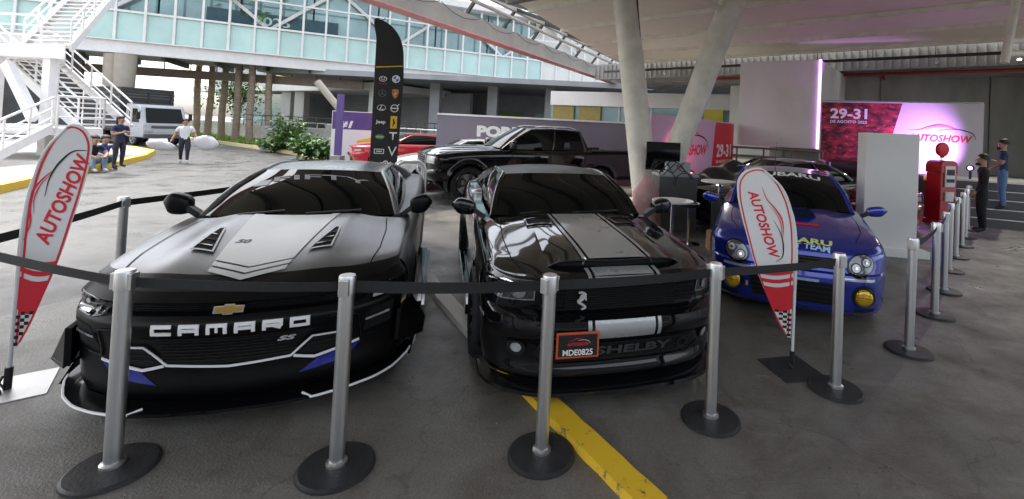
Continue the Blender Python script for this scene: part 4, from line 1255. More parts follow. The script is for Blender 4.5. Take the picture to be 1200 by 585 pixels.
while t < T1:
    m_ = MB(); m_.bar(on_bridge(t, .0, 5.75), on_bridge(t, .0, 10.6), .09 if i % 3 else .2, .12, up=bd_); m_.build('mullion', M_WSTEEL, fb_)
    t += 1.3; i += 1
w = MB(); w.bar(on_bridge(T0, .0, 7.42), on_bridge(T1, .0, 7.42), .12, .12); w.build('handrail', M_WSTEEL, fb_)
w = MB(); w.bar(on_bridge(T0, -.02, 9.1), on_bridge(T1, -.02, 9.1), .12, .10); w.build('transom', M_WSTEEL, fb_)
for k in range(6):
    a = T0 + 2.0 + 7.8 * k
    for q in (0, 1):
        br = MB(); br.bar(on_bridge(a + 3.9 * q, .6, 7.4 if q == 0 else 10.6), on_bridge(a + 3.9 + 3.9 * q, .45, 10.6 if q == 0 else 7.4), .18, .2); br.build('brace', M_WSTEEL, fb_)
for k in range(12):
    a = T0 + 4.0 * k
    gp_ = MB(); gp_.bar(on_bridge(a + .05, .9, 9.1), on_bridge(a + 3.95, .9, 9.1), .05, 3.4); gp_.build('window', M_TEALG if a < 27 else M_WALLW, fb_)
w = MB(); w.bar(on_bridge(T0, 2.7, 10.9), on_bridge(T1, 2.7, 10.9), 6.4, .5); w.build('roof', M_WSTEEL, fb_)
w = MB(); w.bar(on_bridge(T0, 5.4, 8.2), on_bridge(T1, 5.4, 8.2), .1, 5); w.build('rear_glazing', M_TEALG, fb_)
M_DKBAN = mat('dark_teal_banner', (.045, .10, .12), .6, var=.2, scale=2)
# dark strip sign with pale lettering inside the glass
a0 = 5.3
sg = MB(); sg.bar(on_bridge(a0, .72, 7.95), on_bridge(a0 + 7.2, .72, 7.95), .04, .95); bsg = sg.build('sign_band', M_DKBAN, fb_)
tx = MB(); v_, f_ = fit_text('2025', 2.0, .55, bold=.02)
tx.add([on_bridge(a0 + 3.4 + p[0], .69, 7.95 + p[1]) for p in v_], f_); tx.build('sign_lettering', M_TEAL, bsg)

# concrete columns and the walkway beam under the bridge
M_TAN = mat('tan_concrete', (.40, .36, .30), .8, var=.12, scale=1.5, bump=.15)
for i, (px, wd, lab) in enumerate([(127, .55, 'left half of the paired tan columns under the footbridge'), (141, .62, 'right half of the paired tan columns under the footbridge')]):
    p = at_depth(px, 165, 26.5); cb = MB()
    cb.tube([(0, 0, 0), (0, 0, 4.95)], [wd * .62, wd * .8], 24)
    tag(cb.build('concrete_column', M_TAN, smooth=60, loc=(p.x, p.y, 0)), lab, 'column', 'tan columns under the bridge')
q0, q1 = at_depth(96, 79, 30), at_depth(425, 112, 33)
wb = thing('service_walkway', 'brown steel beam with rails crossing below the footbridge', 'beam', (q0.x, q0.y, 0))
L_ = Vector((q1.x - q0.x, q1.y - q0.y, 0)); zz = (q0.z + q1.z) / 2
w = MB(); w.bar((0, 0, q0.z), tuple(L_ + Vector((0, 0, q0.z - .1))), .3, .55); w.build('beam', M_BROWN, wb)
w = MB()
w.tube([(0, 0, q0.z + 1.0), tuple(L_ + Vector((0, 0, q0.z + .9)))], .05, 8)
for k in range(12): w.tube([tuple(L_ * (k / 11) + Vector((0, 0, q0.z + .2))), tuple(L_ * (k / 11) + Vector((0, 0, q0.z + .97)))], .035, 6)
w.build('rail', M_DARKSTEEL, wb)
a, b = at_depth(372, 96, 27), at_depth(398, 128, 27)
st_ = MB(); st_.tube([(0, 0, 0), tuple(b - a)], .20, 16); st_.tube([tuple((b - a)), (b.x - a.x + .05, 0, .2 - a.z)], [.2, .24], 16)
tag(st_.build('raking_strut', M_TAN, smooth=50, loc=tuple(a)), 'slanting pale strut under the footbridge, above the #1 sign', 'strut')

# dark building behind the stair
db_ = at_depth(20, 100, 27); 
w = MB(); w.bar((-9, -4.2, 2.9), (3.0, .7, 2.9), .3, 5.8)
dbo = thing('stair_lobby', 'dark lobby wall behind the white steel stairs', 'building', (db_.x, db_.y, 0)); w.build('wall', M_DARKWALL, dbo)
for k, (t, z, wd, m_) in enumerate([(-6, 2.4, 1.6, M_GREYWALL), (-3.0, 2.2, 1.2, M_TEALG), (-.6, 2.9, .9, M_YPANEL), (1.4, 2.5, 1.3, M_TEALG)]):
    q = MB(); u_ = Vector((18.6, 7.6, 0)).normalized(); c = u_ * t + Vector((.08, -.22, z)); q.bar(c - u_ * wd / 2, c + u_ * wd / 2, .06, 1.9); q.build('window', m_, dbo)

# grey parking hall behind the road (centre of the picture)
ph = thing('parking_hall', 'grey open parking hall behind the red and white cars', 'building', (-4, 38, 0))
w = MB(); w.box((2, 4.0, 2.4), (40, .3, 4.8)); w.build('back_wall', M_GREYWALL, ph)
w = MB(); w.box((2, -1.5, 4.95), (40, 11, .35)); w.build('soffit', M_GREYWALL, ph)
for k in range(6):
    c = MB(); c.box((-7 + 4.2 * k, -3.8, 2.4), (.7, .7, 4.75)); c.build('column', M_GREYWALL, ph)
for k, (x, wd, m_) in enumerate([(-2.6, 2.2, M_LEAF[1]), (1.0, 3.0, M_TEALG), (6.2, 4.2, M_TEALG), (11, 3.4, M_TEALG)]):
    q = MB(); q.box((x, 3.8, 2.2), (wd, .08, 2.0)); q.build('window', m_, ph)
w = MB(); w.box((-6, -5.4, .65), (14, .22, 1.3)); tag(w.build('parapet_wall', M_CONC, loc=(-4, 30, 0)), 'pale concrete parapet behind the red coupe', 'wall')
w = MB(); w.bar((-14, 0, 1.85), (5, 0, 1.85), .05, .05); w.bar((-14, 0, 1.6), (5, 0, 1.6), .03, .03)
for k in range(40): w.bar((-14 + .48 * k, 0, 1.3), (-14 + .48 * k, 0, 1.85), .025, .025)
tag(w.build('iron_railing', M_DARKSTEEL, loc=(-4, 24.6, 0)), 'dark railing on top of the pale parapet', 'railing')

# ------------------------------------------------------------------ canopy over the show area
E0 = Vector((-2.0, 11.84, 0)); ed_ = Vector((.348, 1, 0))
edge = lambda y: E0.x + (y - E0.y) * .348
ZC = 5.1
far0, far1 = Vector((2.6, 21.3, 0)), Vector((12.6, 13.7, 0)); fd = (far1 - far0)
w = MB()
poly = [(-8.0, -1.2, ZC), (6.4, -1.2, ZC), (15.5, 11.5, ZC), (12.6, 13.7, ZC), (2.6, 21.3, ZC), (edge(21.3), 21.3, ZC), (edge(11), 11, ZC), (-9.0, 5.5, ZC)]  # unseen left and near edges shaped to let in sky and darken windscreens
w.prism(poly, (0, 0, 0), (0, 0, .5))
cl = thing('canopy', 'cream ribbed concrete canopy over the show cars', 'canopy', (0, 0, 0)); w.build('ceiling', M_CEIL, cl)
sd = Vector((.785, -.62, 0)); sn = Vector((.62, .785, 0)); base_ = Vector((4.51, 13.48, 0))
for k in range(-9, 3):
    o_ = base_ + sn * (2.25 * k); w = MB(); s0 = -60
    # clip a rib to the slab
    pts = []
    for s in np.linspace(-24, 30, 541):
        p = o_ + sd * float(s)
        xe_ = edge(p.y) if p.y > 11 else (float(np.interp(p.y, [-1.2, 5.5, 11], [-8, -9, edge(11)])))
        if p.x > xe_ + .05 and p.x < 5.4 + (p.y + 2.5) * .714 and p.y > -1.1 and p.y < 21 and (p - far0).cross(fd).z > 0.1: pts.append(p)
    if len(pts) < 5: continue
    w.bar(tuple(pts[0] + Vector((0, 0, ZC - .06))), tuple(pts[-1] + Vector((0, 0, ZC - .06))), .10, .118)
    w.build('rib', M_CREAM, cl)
    w = MB(); w.bar(tuple(pts[0] + sn * .10 + Vector((0, 0, ZC - .006))), tuple(pts[-1] + sn * .10 + Vector((0, 0, ZC - .006))), .07, .01); w.build('panel_joint', M_DARKSTEEL, cl)
# closer unseen ribs over the cars, added for stripes in windscreen reflections
for k in range(-18, -3):
    if k % 2 == 0: continue
    o_ = base_ + sn * (1.125 * k); pts = []
    for s in np.linspace(-24, 30, 541):
        p = o_ + sd * float(s)
        xe_ = edge(p.y) if p.y > 11 else (float(np.interp(p.y, [-1.2, 5.5, 11], [-8, -9, edge(11)])))
        if p.x > xe_ + .05 and p.x < 5.4 + (p.y + 2.5) * .714 and p.y > -1.1 and p.y < 21 and (p - far0).cross(fd).z > 0.1: pts.append(p)
    if len(pts) < 5: continue
    w = MB(); w.bar(tuple(pts[0] + Vector((0, 0, ZC - .11))), tuple(pts[-1] + Vector((0, 0, ZC - .11))), .16, .218); w.build('rib', M_BEAMD, cl)
# fascia truss along the open slot
G0, G1 = Vector((-6.04, 12.53, 0)), Vector((3.39, 34.76, 0)); gd = (G1 - G0).normalized(); gnn = Vector((gd.y, -gd.x, 0))
GA = G0 - gd * 24; GL = 47
M_BEAMG = mat('grey_edge_beam', (.34, .32, .29), .7, var=.15, scale=1)
M_PINK = mat('faded_pink_flange', (.55, .28, .27), .6, var=.15, scale=2)
w = MB(); w.bar(GA + Vector((0, 0, 5.45)), GA + gd * GL + Vector((0, 0, 5.45)), .35, .62); w.build('edge_beam', M_BEAMG, cl)
w = MB(); w.bar(GA + Vector((0, 0, 5.11)), GA + gd * GL + Vector((0, 0, 5.11)), .5, .05); w.build('edge_flange', M_PINK, cl)
w = MB(); w.bar(GA + gnn * .6 + Vector((0, 0, 6.5)), GA + gd * GL + gnn * .6 + Vector((0, 0, 6.5)), .18, .18); w.build('top_chord', M_BEAMG, cl)
w = MB(); w.tube([GA + gnn * 1.1 + Vector((0, 0, 5.9)), GA + gd * GL + gnn * 1.1 + Vector((0, 0, 5.9))], .07, 8); w.build('service_pipe', M_BEAMG, cl)
for k in range(20):
    p = GA + gd * (2.35 * k)
    w = MB(); w.bar(p + Vector((0, 0, 5.7)), p + gnn * .6 + Vector((0, 0, 6.5)), .1, .1); w.bar(p + gnn * .6 + Vector((0, 0, 6.5)), p + gnn * 3.4 + Vector((0, 0, 5.5)), .1, .14); w.build('bracket', M_DARKSTEEL, cl)
for k in range(8):
    p = GA + gd * (22 + 2.3 * k) + gnn * .3
    w = MB(); w.tube([p + gd * (2.2 * s) + Vector((0, 0, 5.75 - .6 * s * (1 - s) * 1.6)) for s in np.linspace(0, 1, 10)], .011, 6)
    w.build('hanging_cable', M_BLACKPLASTIC, cl)

# raking pair of round columns
VB = at_depth(766, 215, 10.5); VB.z = 0
vc = thing('v_column', 'pair of cream steel columns leaning apart in a V', 'column', VB)
b1, t1 = at_depth(755, 215, 10.5), at_depth(731, -14, 10.5)
b2, t2 = at_depth(779, 214, 10.4), at_depth(861, -6, 10.2)
for i, (b, t, r0, r1) in enumerate(((b1, t1, .30, .27), (b2, t2, .25, .28))):
    d_ = (t - b); lo = b - d_ * ((b.z) / d_.z); hi = b + d_ * ((5.09 - b.z) / d_.z)
    w = MB(); w.tube([lo - VB, lo + (hi - lo) * .5 - VB, hi - VB], [r0, (r0 + r1) / 2, r1], 28); w.build('column_leg', M_CREAM, vc, smooth=60)
    w = MB(); w.lathe([(r1 * 1.25, 5.02), (r1 * 1.25, 5.095), (0, 5.095)], (hi.x - VB.x, hi.y - VB.y, 0)); w.lathe([(0, 5.02), (r1 * 1.25, 5.02)], (hi.x - VB.x, hi.y - VB.y, 0)); w.build('column_head', M_CREAM, vc)
d_ = t1 - b1; w = MB(); w.tube([b1 - VB + Vector((.27, -.12, -1.4)), t1 - VB + Vector((.27, -.12, 0))], .022, 6); w.build('cable', M_BLACKPLASTIC, vc)
w = MB(); w.lathe([(.75, 0), (.75, .25), (.6, .35), (0, .35)], n=28); w.build('plinth', M_CREAM, vc, smooth=30)
# brace from the right head
a = at_depth(845, 12, 10.1); b = at_depth(800, -20, 9.0)
w = MB(); w.tube([a - VB, b - VB], .07, 10); w.build('stay', M_CREAM, vc)

# ------------------------------------------------------------------ loading dock, walls and soffit behind the show area
dd = Vector((.924, -.383, 0)); dnn = Vector((.383, .924, 0)); D0 = at_depth(985, 197, 13.6); D0.z = 0
dk = thing('loading_dock', 'dark loading dock with a black and yellow striped edge', 'dock', D0)


def dock(t, q, z): return dd * t + dnn * q + Vector((0, 0, z))


w = MB(); w.bar(dock(-7, 4, .5), dock(2.55, 4, .5), 8, 1.0); w.build('platform', M_CONCD, dk)
M_DBROWN = mat('dark_oxide_paint', (.07, .025, .025), .7, var=.3, scale=2)
w = MB(); w.bar(dock(-7, -.02, .48), dock(2.55, -.02, .48), .03, .92); w.build('dock_face', M_DBROWN, dk)
w = MB()
for k in range(32):
    w.bar(dock(-7 + .3 * k, -.01, 1.0), dock(-6.7 + .3 * k, -.01, 1.0), .14, .13, m=k % 2)
w.build('striped_edge', [mat('hazard_yellow', (.55, .36, .03), .6, var=.15), M_BLACKPRINT], dk)
sx = 2.62
for k in range(5):
    w = MB(); w.bar(dock(sx, -1.45 + .3 * k + .15, .1 + .2 * k), dock(sx + 4.2, -1.45 + .3 * k + .15, .1 + .2 * k), .30 if k < 4 else .34, .2); s_ = w.build('step', M_DARKWALL, dk)
    w = MB(); w.bar(dock(sx, -1.45 + .3 * k + .01, .2 + .2 * k + .004), dock(sx + 4.2, -1.45 + .3 * k + .01, .2 + .2 * k + .004), .05, .012); w.build('step_nosing', M_WALLW, s_)
w = MB(); w.bar(dock(sx, 4.1, .5), dock(sx + 8, 4.1, .5), 7.8, 1.0); w.build('platform', M_CONCD, dk)
# concrete wall behind
cw = thing('concrete_wall', 'bare grey concrete wall behind the stage banner', 'wall', tuple(D0))
w = MB(); w.bar(dock(-2.0, 4.6, 2.6), dock(16, 4.6, 2.6), .3, 5.2); w.build('wall', M_CONCD, cw)
for k in range(5):
    w = MB(); w.bar(dock(-1.5 + 3.2 * k, 4.42, 1.0), dock(-1.5 + 3.2 * k, 4.42, 4.4), .02, .03, up=dnn); w.build('formwork_joint', M_DARKWALL, cw)
w = MB(); w.bar(dock(7.2, 1, 2.6), dock(7.2, 4.4, 2.6), .5, 5.1); w.build('pier', M_CONCD, cw)
# stepped soffit beams between canopy and wall
sf = thing('soffit_beams', 'corrugated concrete downstand beam with stepped soffit behind the canopy', 'beam', tuple(far0))
fdn = fd.normalized(); fnn = Vector((-fdn.y, fdn.x, 0))
if fnn.y < 0: fnn = -fnn


def soff(t, q, z): return fdn * t + fnn * q + Vector((0, 0, z))


w = MB(); w.bar(soff(-3, .45, 4.82), soff(24, .45, 4.82), .12, .75); w.build('downstand', M_CONC, sf)
for k in range(60):
    pass
w = MB()
for k in range(110): w.bar(soff(-3 + .245 * k, .36, 4.50), soff(-3 + .245 * k, .36, 5.15), .03, .06, up=fnn)
tag(w.build('ribbing', M_CONC, sf), kind=None)
w = MB(); w.bar(soff(-3, 4, 4.62), soff(26, 4, 4.62), 7, .2); w.build('soffit', M_GREYWALL, sf)
for k in range(7):
    w = MB(); w.bar(soff(-2, 1.2 + .95 * k, 4.44), soff(26, 1.2 + .95 * k, 4.44), .16, .26); w.build('joist', M_CONC, sf)
tk = thing('lighting_track', 'black lighting track hung along the canopy rear edge', 'lighting track', tuple(far0))
w = MB(); w.bar(soff(-2, -.25, 4.72), soff(22, -.25, 4.72), .09, .09); w.build('track', M_DARKSTEEL, tk)
for k in range(12):
    w = MB(); w.tube([soff(.5 + 1.7 * k, -.25, 4.76), soff(.5 + 1.7 * k, -.25, 5.1)], .012, 6); w.build('hanger', M_DARKSTEEL, tk)
for k in range(9):
    w = MB(); w.tube([soff(1.2 + 1.9 * k, -.25, 4.66), soff(1.24 + 1.9 * k, -.33, 4.5)], [.045, .055], 10); w.build('spotlight', M_WSTEEL, tk)
M_REDPIPE = mat('red_sprinkler_pipe', (.30, .03, .02), .45, var=.15)
w = MB(); w.tube([soff(2, .95, 4.36), soff(23, .95, 4.36)], .055, 10); w.tube([soff(9.2, .95, 4.36), soff(9.2, 2.0, 4.2), soff(9.2, 2.0, 3.9)], .04, 8)
tag(w.build('sprinkler_pipe', M_REDPIPE, smooth=40, loc=tuple(far0)), 'red sprinkler pipe running under the soffit beams', 'pipe')
# white drain pipe at the right
a = at_depth(1192, -6, 9.0); b = at_depth(1177, 74, 9.0)
w = MB(); w.tube([(0, 0, 0), tuple(b - a)], .075, 14)
for py in (48, 63): w.tube([tuple(at_depth(1181, py, 9.0) - a), tuple(at_depth(1230, py - 1, 9.3) - a)], .06, 12)
tag(w.build('drain_pipe', M_CREAM, smooth=50, loc=tuple(a)), 'cream drain pipe hanging from the canopy at the far right', 'pipe')

# white block with a lit corner
X0, X1 = at_depth(868, 75, 15.6), at_depth(961, 71, 14.3)
wbk = thing('white_partition', 'tall white block with a violet light strip on its corner', 'wall', (X1.x, X1.y, 0))
f0 = Vector((X0.x - X1.x, X0.y - X1.y, 0)); s0 = Vector((3.4, 4.2, 0)); zb_, zt_ = 1.62, 4.38
w = MB(); w.prism([(0, 0, 0), tuple(s0), tuple(s0 + f0), tuple(f0)], (0, 0, zb_), (0, 0, zt_)); w.build('block', M_WALLW, wbk)
M_VIOLET = mat('violet_led', (.8, .6, .9), .5, emit=(.75, .30, 1.0), estr=1.1, var=.02)
w = MB(); w.box((.005, -.03, (zb_ + zt_) / 2), (.07, .03, zt_ - zb_)); w.build('light_strip', M_VIOLET, wbk)
rl = MB()
for z in (1.28, 1.55): rl.tube([f0 * 1.4 + Vector((0, -.35, z)), Vector((.0, -.35, z))], .035, 8)
for k in range(5): rl.tube([f0 * (1.4 * k / 4) + Vector((0, -.35, 1.0)), f0 * (1.4 * k / 4) + Vector((0, -.35, 1.55))], .03, 8)
tag(rl.build('dock_railing', M_BROWN, loc=(X1.x, X1.y, 0)), 'brown tube railing below the tall white block', 'railing')
# shopfront behind the V column
sfp = at_depth(752, 130, 24); u_ = Vector((.95, -.3, 0)).normalized()
sh_ = thing('shopfront', 'teal glass shopfront with a cream lintel seen between the leaning columns', 'shopfront', (sfp.x, sfp.y, 0))
w = MB(); w.bar(-u_ * 5.0 + Vector((0, 0, 3.55)), u_ * 5.6 + Vector((0, 0, 3.55)), .4, .75); w.build('lintel', M_WALLW, sh_)
w = MB(); w.bar(-u_ * 5.0 + Vector((0, .1, 1.6)), u_ * 5.6 + Vector((0, .1, 1.6)), .1, 3.2); w.build('glazing', M_TEALG, sh_)
for k, t in enumerate((-4.9, -3.4)):
    w = MB(); w.bar(u_ * t + Vector((0, -.1, 2.75)), u_ * (t + 1.2) + Vector((0, -.1, 2.75)), .06, .8); w.build('sign_panel', mat('brown_panel', (.25, .20, .05), .5, var=.1), sh_)
w = MB(); w.bar(u_ * 3.1 + Vector((0, -.1, 2.35)), u_ * 4.0 + Vector((0, -.1, 2.35)), .06, 1.7); w.build('yellow_panel', M_YPANEL, sh_)
for k in range(6):
    w = MB(); w.bar(u_ * (-4.6 + 1.7 * k) + Vector((0, -.02, 0)), u_ * (-4.6 + 1.7 * k) + Vector((0, -.02, 3.2)), .07, .07); w.build('mullion', M_WSTEEL, sh_)
w = MB(); w.bar(u_ * 4.2 + Vector((0, -.6, 2.2)), u_ * 9 + Vector((0, -2.2, 2.2)), .3, 4.4)
tag(w.build('grey_partition', M_WALLW, loc=(sfp.x, sfp.y, 0)), 'plain pale wall left of the tall white block', 'wall')
# unseen dark wall added behind the viewer to keep car reflections black
w = MB(); w.box((4, -16, 2.6), (40, .3, 5.2)); tag(w.build('added_dark_wall', M_DARKWALL), 'unseen dark wall added behind the viewer for dark reflections', 'wall')
LAMP = 40
SPOT = 80
# ------------------------------------------------------------------ other vehicles
P_PICK = mat('black_truck_paint', (.004, .004, .005), .08, spec=.3, coat=.5, coat_rough=.03, rvar=.03)
pick_spec = dict(
    W=1.0, L=5.7, fo=.97, wb=3.55, wr=.43, gap=.07, flare=.05, paint=P_PICK, tyre_w=.29, low=(.85, .72, .62, .52), rim=M_RIM, spokes=6, b_pillar=True, taper=.0, tail_round=.12,
    plan=[0, .006, .02, .05, .10, .18, .28, .40],
    face=[(.52, .05), (.60, -.03), (.72, -.05), (.76, -.02), (.78, .02), (1.10, .0), (1.13, .0)], face_crease=(3, 4),
    lead_drop=[0, 0, 0, -.005, -.01, -.01, -.005, 0], cowl_sweep=.6,
    hood=[(.06, 1.18, 0), (.2, 1.24, .01), (.6, 1.28, .03), (1.1, 1.31, .03), (1.62, 1.33, .02)],
    crest=[(.3, 1.15), (.6, 1.20), (1.2, 1.25), (1.8, 1.27), (3.0, 1.27), (4., 1.28), (5.7, 1.28)],
    deck_z=1.26, mirror=(1.12, 1.98, 1.40, (.26, .16, .26)), roof_arch=.03, mirror_paint=P_PICK,
    glass=dict(A=(.80, 1.80, 1.30), H=(.68, 2.60, 1.80), R=(.68, 4.0, 1.80), C=(.78, 4.18, 1.28), cowl=(1.68, 1.34), header=(2.50, 1.84), roof_rear=(4.05, 1.84), base_rear=(4.22, 1.29)))
PK = build_car('pickup_truck', 'big black double cab pickup truck parked side on behind the show cars', 'pickup truck', pick_spec, (-3.98, 11.44, 0), -1.085)
rp, f_ = PK['root'], PK['front']
M_GREYPL = mat('grey_plastic', (.10, .10, .10), .5, var=.1)
ug = decal(rp, 'grille', [poly2d([(-.55, .80), (.55, .80), (.60, 1.10), (-.60, 1.10)])], f_, 'front', M_VOID, .006)
decal(ug, 'grille_bar', mesh_bars(-.58, .58, .82, 1.09, 5, .02), f_, 'front', M_GREYPL, .012, thick=.02)
decal(ug, 'grille_frame', [line2d([(-.56, .79), (.56, .79), (.61, 1.11), (-.61, 1.11)], .035, True)], f_, 'front', M_CHROME, .012, thick=.015)
for s in (1, -1):
    decal(rp, 'headlight', [poly2d([(s * .64, .93), (s * .90, .92), (s * .92, 1.08), (s * .66, 1.10)][::s])], f_, 'front', M_LENS, .008, .04, thick=.01)
    decal(rp, 'fog_lamp', [circle2d((s * .70, .66), .055)], f_, 'front', M_LENS, .006, .03)
    for nm, pts in (('door', [(2.0, 1.22), (2.02, .66), (3.0, .62), (3.03, 1.24)]), ('door', [(3.05, 1.24), (3.07, .64), (3.75, .66), (4.05, 1.0), (4.06, 1.24)])):
        decal(rp, 'door_seam', [line2d(pts, .012)], PK['side'], 'left' if s > 0 else 'right', M_VOID, .003)
    hd = MB(); hd.box((s * 1.015, 2.85, 1.12), (.03, .2, .035)); hd.box((s * 1.015, 3.9, 1.12), (.03, .18, .035)); hd.build('door_handle', M_CHROME, rp, bevel=.008)
    ra = MB(); ra.tube([(s * .66, 2.7, 1.86), (s * .66, 2.9, 1.90), (s * .66, 3.7, 1.90), (s * .66, 3.9, 1.86)], .02, 8); ra.build('roof_rail', M_CHROME, rp, smooth=50)
    bs = MB(); bs.bar((s * .93, 4.3, 1.31), (s * .93, 5.55, 1.31), .08, .05); bs.build('bed_rail', M_BLACKPLASTIC, rp, bevel=.01)
    ss = MB(); ss.tube([(s * .98, 1.6, .48), (s * 1.04, 1.8, .45), (s * 1.04, 3.7, .45), (s * .98, 3.9, .48)], .04, 10); ss.build('side_step', M_BLACKPLASTIC, rp, smooth=50)


def plain_face(car, lamps, grille, low, lm=M_LENS, name='headlight'):
    r, f = car['root'], car['front']
    for s in (1, -1):
        decal(r, name, [poly2d([(s * p[0], p[1]) for p in lamps][::s])], f, 'front', lm, .006, .05, thick=.008)
    g_ = decal(r, 'grille', [poly2d(grille)], f, 'front', M_VOID, .005)
    a = np.array(grille); decal(g_, 'grille_bar', mesh_bars(a[:, 0].min() * .9, a[:, 0].max() * .9, a[:, 1].min(), a[:, 1].max(), 4, .008), f, 'front', M_BLACKPLASTIC, .01, thick=.006)
    decal(r, 'air_intake', [poly2d(low)], f, 'front', M_VOID, .005)


P_REDC = mat('red_car_paint', (.50, .012, .018), .12, coat=1, var=.05, rvar=.03)
P_WHITEC = mat('white_car_paint', (.72, .72, .70), .15, coat=1, var=.03, rvar=.03)
P_ORNG = mat('orange_red_paint', (.60, .05, .015), .15, coat=1, var=.05)
P_DKRED = mat('deep_red_paint', (.22, .006, .02), .12, coat=1, var=.05)
low_ = [(-.5, .25), (.5, .25), (.45, .40), (-.45, .40)]
sp1 = dict(shelby_spec, paint=P_REDC, pillar_paint=P_REDC, rim=M_SILVERRIM, mirror_paint=P_REDC); sp1.pop('roof_paint', None)
C1 = build_car('sports_coupe', 'red sports coupe behind the black feather flag', 'car', sp1, tuple(on_level(408, 196)), -1.02)
plain_face(C1, [(.55, .66), (.86, .68), (.84, .76), (.62, .74)], [(-.3, .50), (.3, .50), (.26, .6), (-.26, .6)], low_)
decal(C1['root'], 'front_plate', [poly2d([(-.22, .43), (.22, .43), (.22, .52), (-.22, .52)])], C1['front'], 'front', M_YELLOW, .012)
sp2 = dict(subaru_spec, paint=P_WHITEC, rim=M_RIM, mirror_paint=P_WHITEC)
C2 = build_car('saloon_car', 'white saloon car nose to nose with the black pickup', 'car', sp2, tuple(on_level(452, 219)), -1.12)
plain_face(C2, [(.40, .64), (.74, .66), (.74, .74), (.44, .73)], [(-.3, .60), (.3, .60), (.3, .70), (-.3, .70)], low_)
sp3 = dict(subaru_spec, paint=P_ORNG, rim=M_SILVERRIM, mirror_paint=P_ORNG)
C3 = build_car('saloon_car', 'orange red saloon glimpsed behind the hood of the black pickup', 'car', sp3, (-5.3, 17.2, 0), -1.25)
plain_face(C3, [(.40, .64), (.74, .66), (.74, .74), (.44, .73)], [(-.3, .60), (.3, .60), (.3, .70), (-.3, .70)], low_)
sp4 = dict(subaru_spec, paint=P_BLACK, rim=M_RIM, mirror_paint=P_BLACK)
C4 = build_car('saloon_car', 'black saloon under a crumpled dark cover behind the blue rally car', 'car', sp4, (2.25, 9.35, 0), -1.15)
plain_face(C4, [(.40, .64), (.74, .66), (.74, .74), (.44, .73)], [(-.3, .60), (.3, .60), (.3, .70), (-.3, .70)], low_)
sp5 = dict(shelby_spec, paint=P_DKRED, pillar_paint=P_DKRED, rim=M_SILVERRIM, mirror_paint=P_DKRED)
C5 = build_car('sports_coupe', 'deep red coupe lit pink, half hidden by the white display board', 'car', sp5, (6.35, 9.75, 0), -.22)
plain_face(C5, [(.58, .70), (.88, .71), (.86, .80), (.60, .79)], [(-.5, .62), (.5, .62), (.5, .78), (-.5, .78)], low_, M_REFLECTOR)
# cloth thrown over the black car
cv = MB(); rows_ = []
for i in range(26):
    r = []
    for j in range(26):
        u, v = i / 25, j / 25; x = (u - .5) * 1.7; y = .25 + v * 1.75
        z = .88 + .34 * min(1, max(0, (v - .18) / .6)) + .05 * math.sin(7 * u + 3 * v) + .035 * math.sin(13 * u * v + 5 * u) + .03 * math.cos(17 * v - 6 * u) - .45 * max(0, abs(u - .5) * 2 - .86) ** 1. * 4 * .5 - .4 * max(0, .1 - v) * 4
        r.append((x, y, z))
    rows_.append(r)
cv.grid(rows_)
tag(cv.build('car_cover', mat('dark_cover_cloth', (.02, .02, .021), .55, var=.3, scale=6, bump=.3), smooth=70, loc=(2.25, 9.35, 0)), 'crumpled black cloth thrown over the hood of the black saloon', 'cloth')
bpy.data.objects['car_cover'].rotation_euler = (0, 0, -1.15)
bpy.data.objects['car_cover'].location.z = .06

# white box truck
TR = thing('box_truck', 'white cab light truck with a dark slatted cargo body', 'truck', tuple(on_level(193, 171)), 1.22)
M_TRK = mat('white_truck_paint', (.48, .50, .52), .35, coat=.4, var=.05)
w = MB()
prof = [(-.0, .42), (-.02, .75), (.0, 1.12), (.34, 2.0), (.5, 2.12), (1.55, 2.15), (1.6, .5), (1.2, .42)]
w.prism([(-.98, p[0], p[1]) for p in prof], (0, 0, 0), (1.96, 0, 0)); w.build('cab', M_TRK, TR, bevel=.05, normals=True)
w = MB(); w.prism([(-.84, .035, 1.18), (.84, .035, 1.18), (.78, .31, 1.95), (-.78, .31, 1.95)], (0, -.012, 0), (0, -.03, .012)); w.build('windshield', M_TINT, TR)
for s in (1, -1):
    w = MB(); w.prism([(s * .985, .35, 1.2), (s * .985, 1.2, 1.2), (s * .985, 1.2, 1.9), (s * .985, .55, 1.9)], (0, 0, 0), (s * .012, 0, 0)); w.build('side_window', M_TINT, TR, normals=True)
    w = MB(); w.box((s * .74, -.02, .78), (.36, .06, .17)); w.build('headlight', M_LENS, TR, bevel=.02)
    w = MB(); w.box((s * 1.16, .1, 1.55), (.16, .08, .36)); w.bar((s * 1.1, .12, 1.75), (s * .95, .2, 1.8), .03, .03); w.build('side_mirror', M_BLACKPLASTIC, TR, bevel=.02)
    for yw in (.85, 3.6): wheel(TR, (s * .86, yw, .37), .37, .22, s, M_SILVERRIM, 6)
w = MB(); w.box((0, -.035, .98), (1.3, .03, .14)); w.box((0, -.06, .5), (1.9, .12, .22)); w.build('bumper', M_GREYPL, TR, bevel=.02)
w = MB(); w.box((0, 3.3, 1.84), (2.35, 3.3, 2.3)); w.build('cargo_box', M_DARKSTEEL, TR)
w = MB()
for s in (1, -1):
    for k in range(9): w.bar((s * 1.185, 1.66, .85 + .23 * k), (s * 1.185, 4.94, .85 + .23 * k), .03, .09)
for k in range(5): w.bar((-1.16, 1.63, 2.2 + .15 * k), (1.16, 1.63, 2.2 + .15 * k), .03, .05)
w.build('cargo_slats', M_GREYPL, TR)
w = MB(); w.bar((-1.05, 1.62, 2.84), (1.05, 1.62, 2.84), .08, .06); w.bar((-1.05, 1.62, 2.35), (1.05, 1.62, 2.35), .06, .06)
for x in (-1.03, 0, 1.03): w.bar((x, 1.62, .7), (x, 1.62, 2.8), .07, .07)
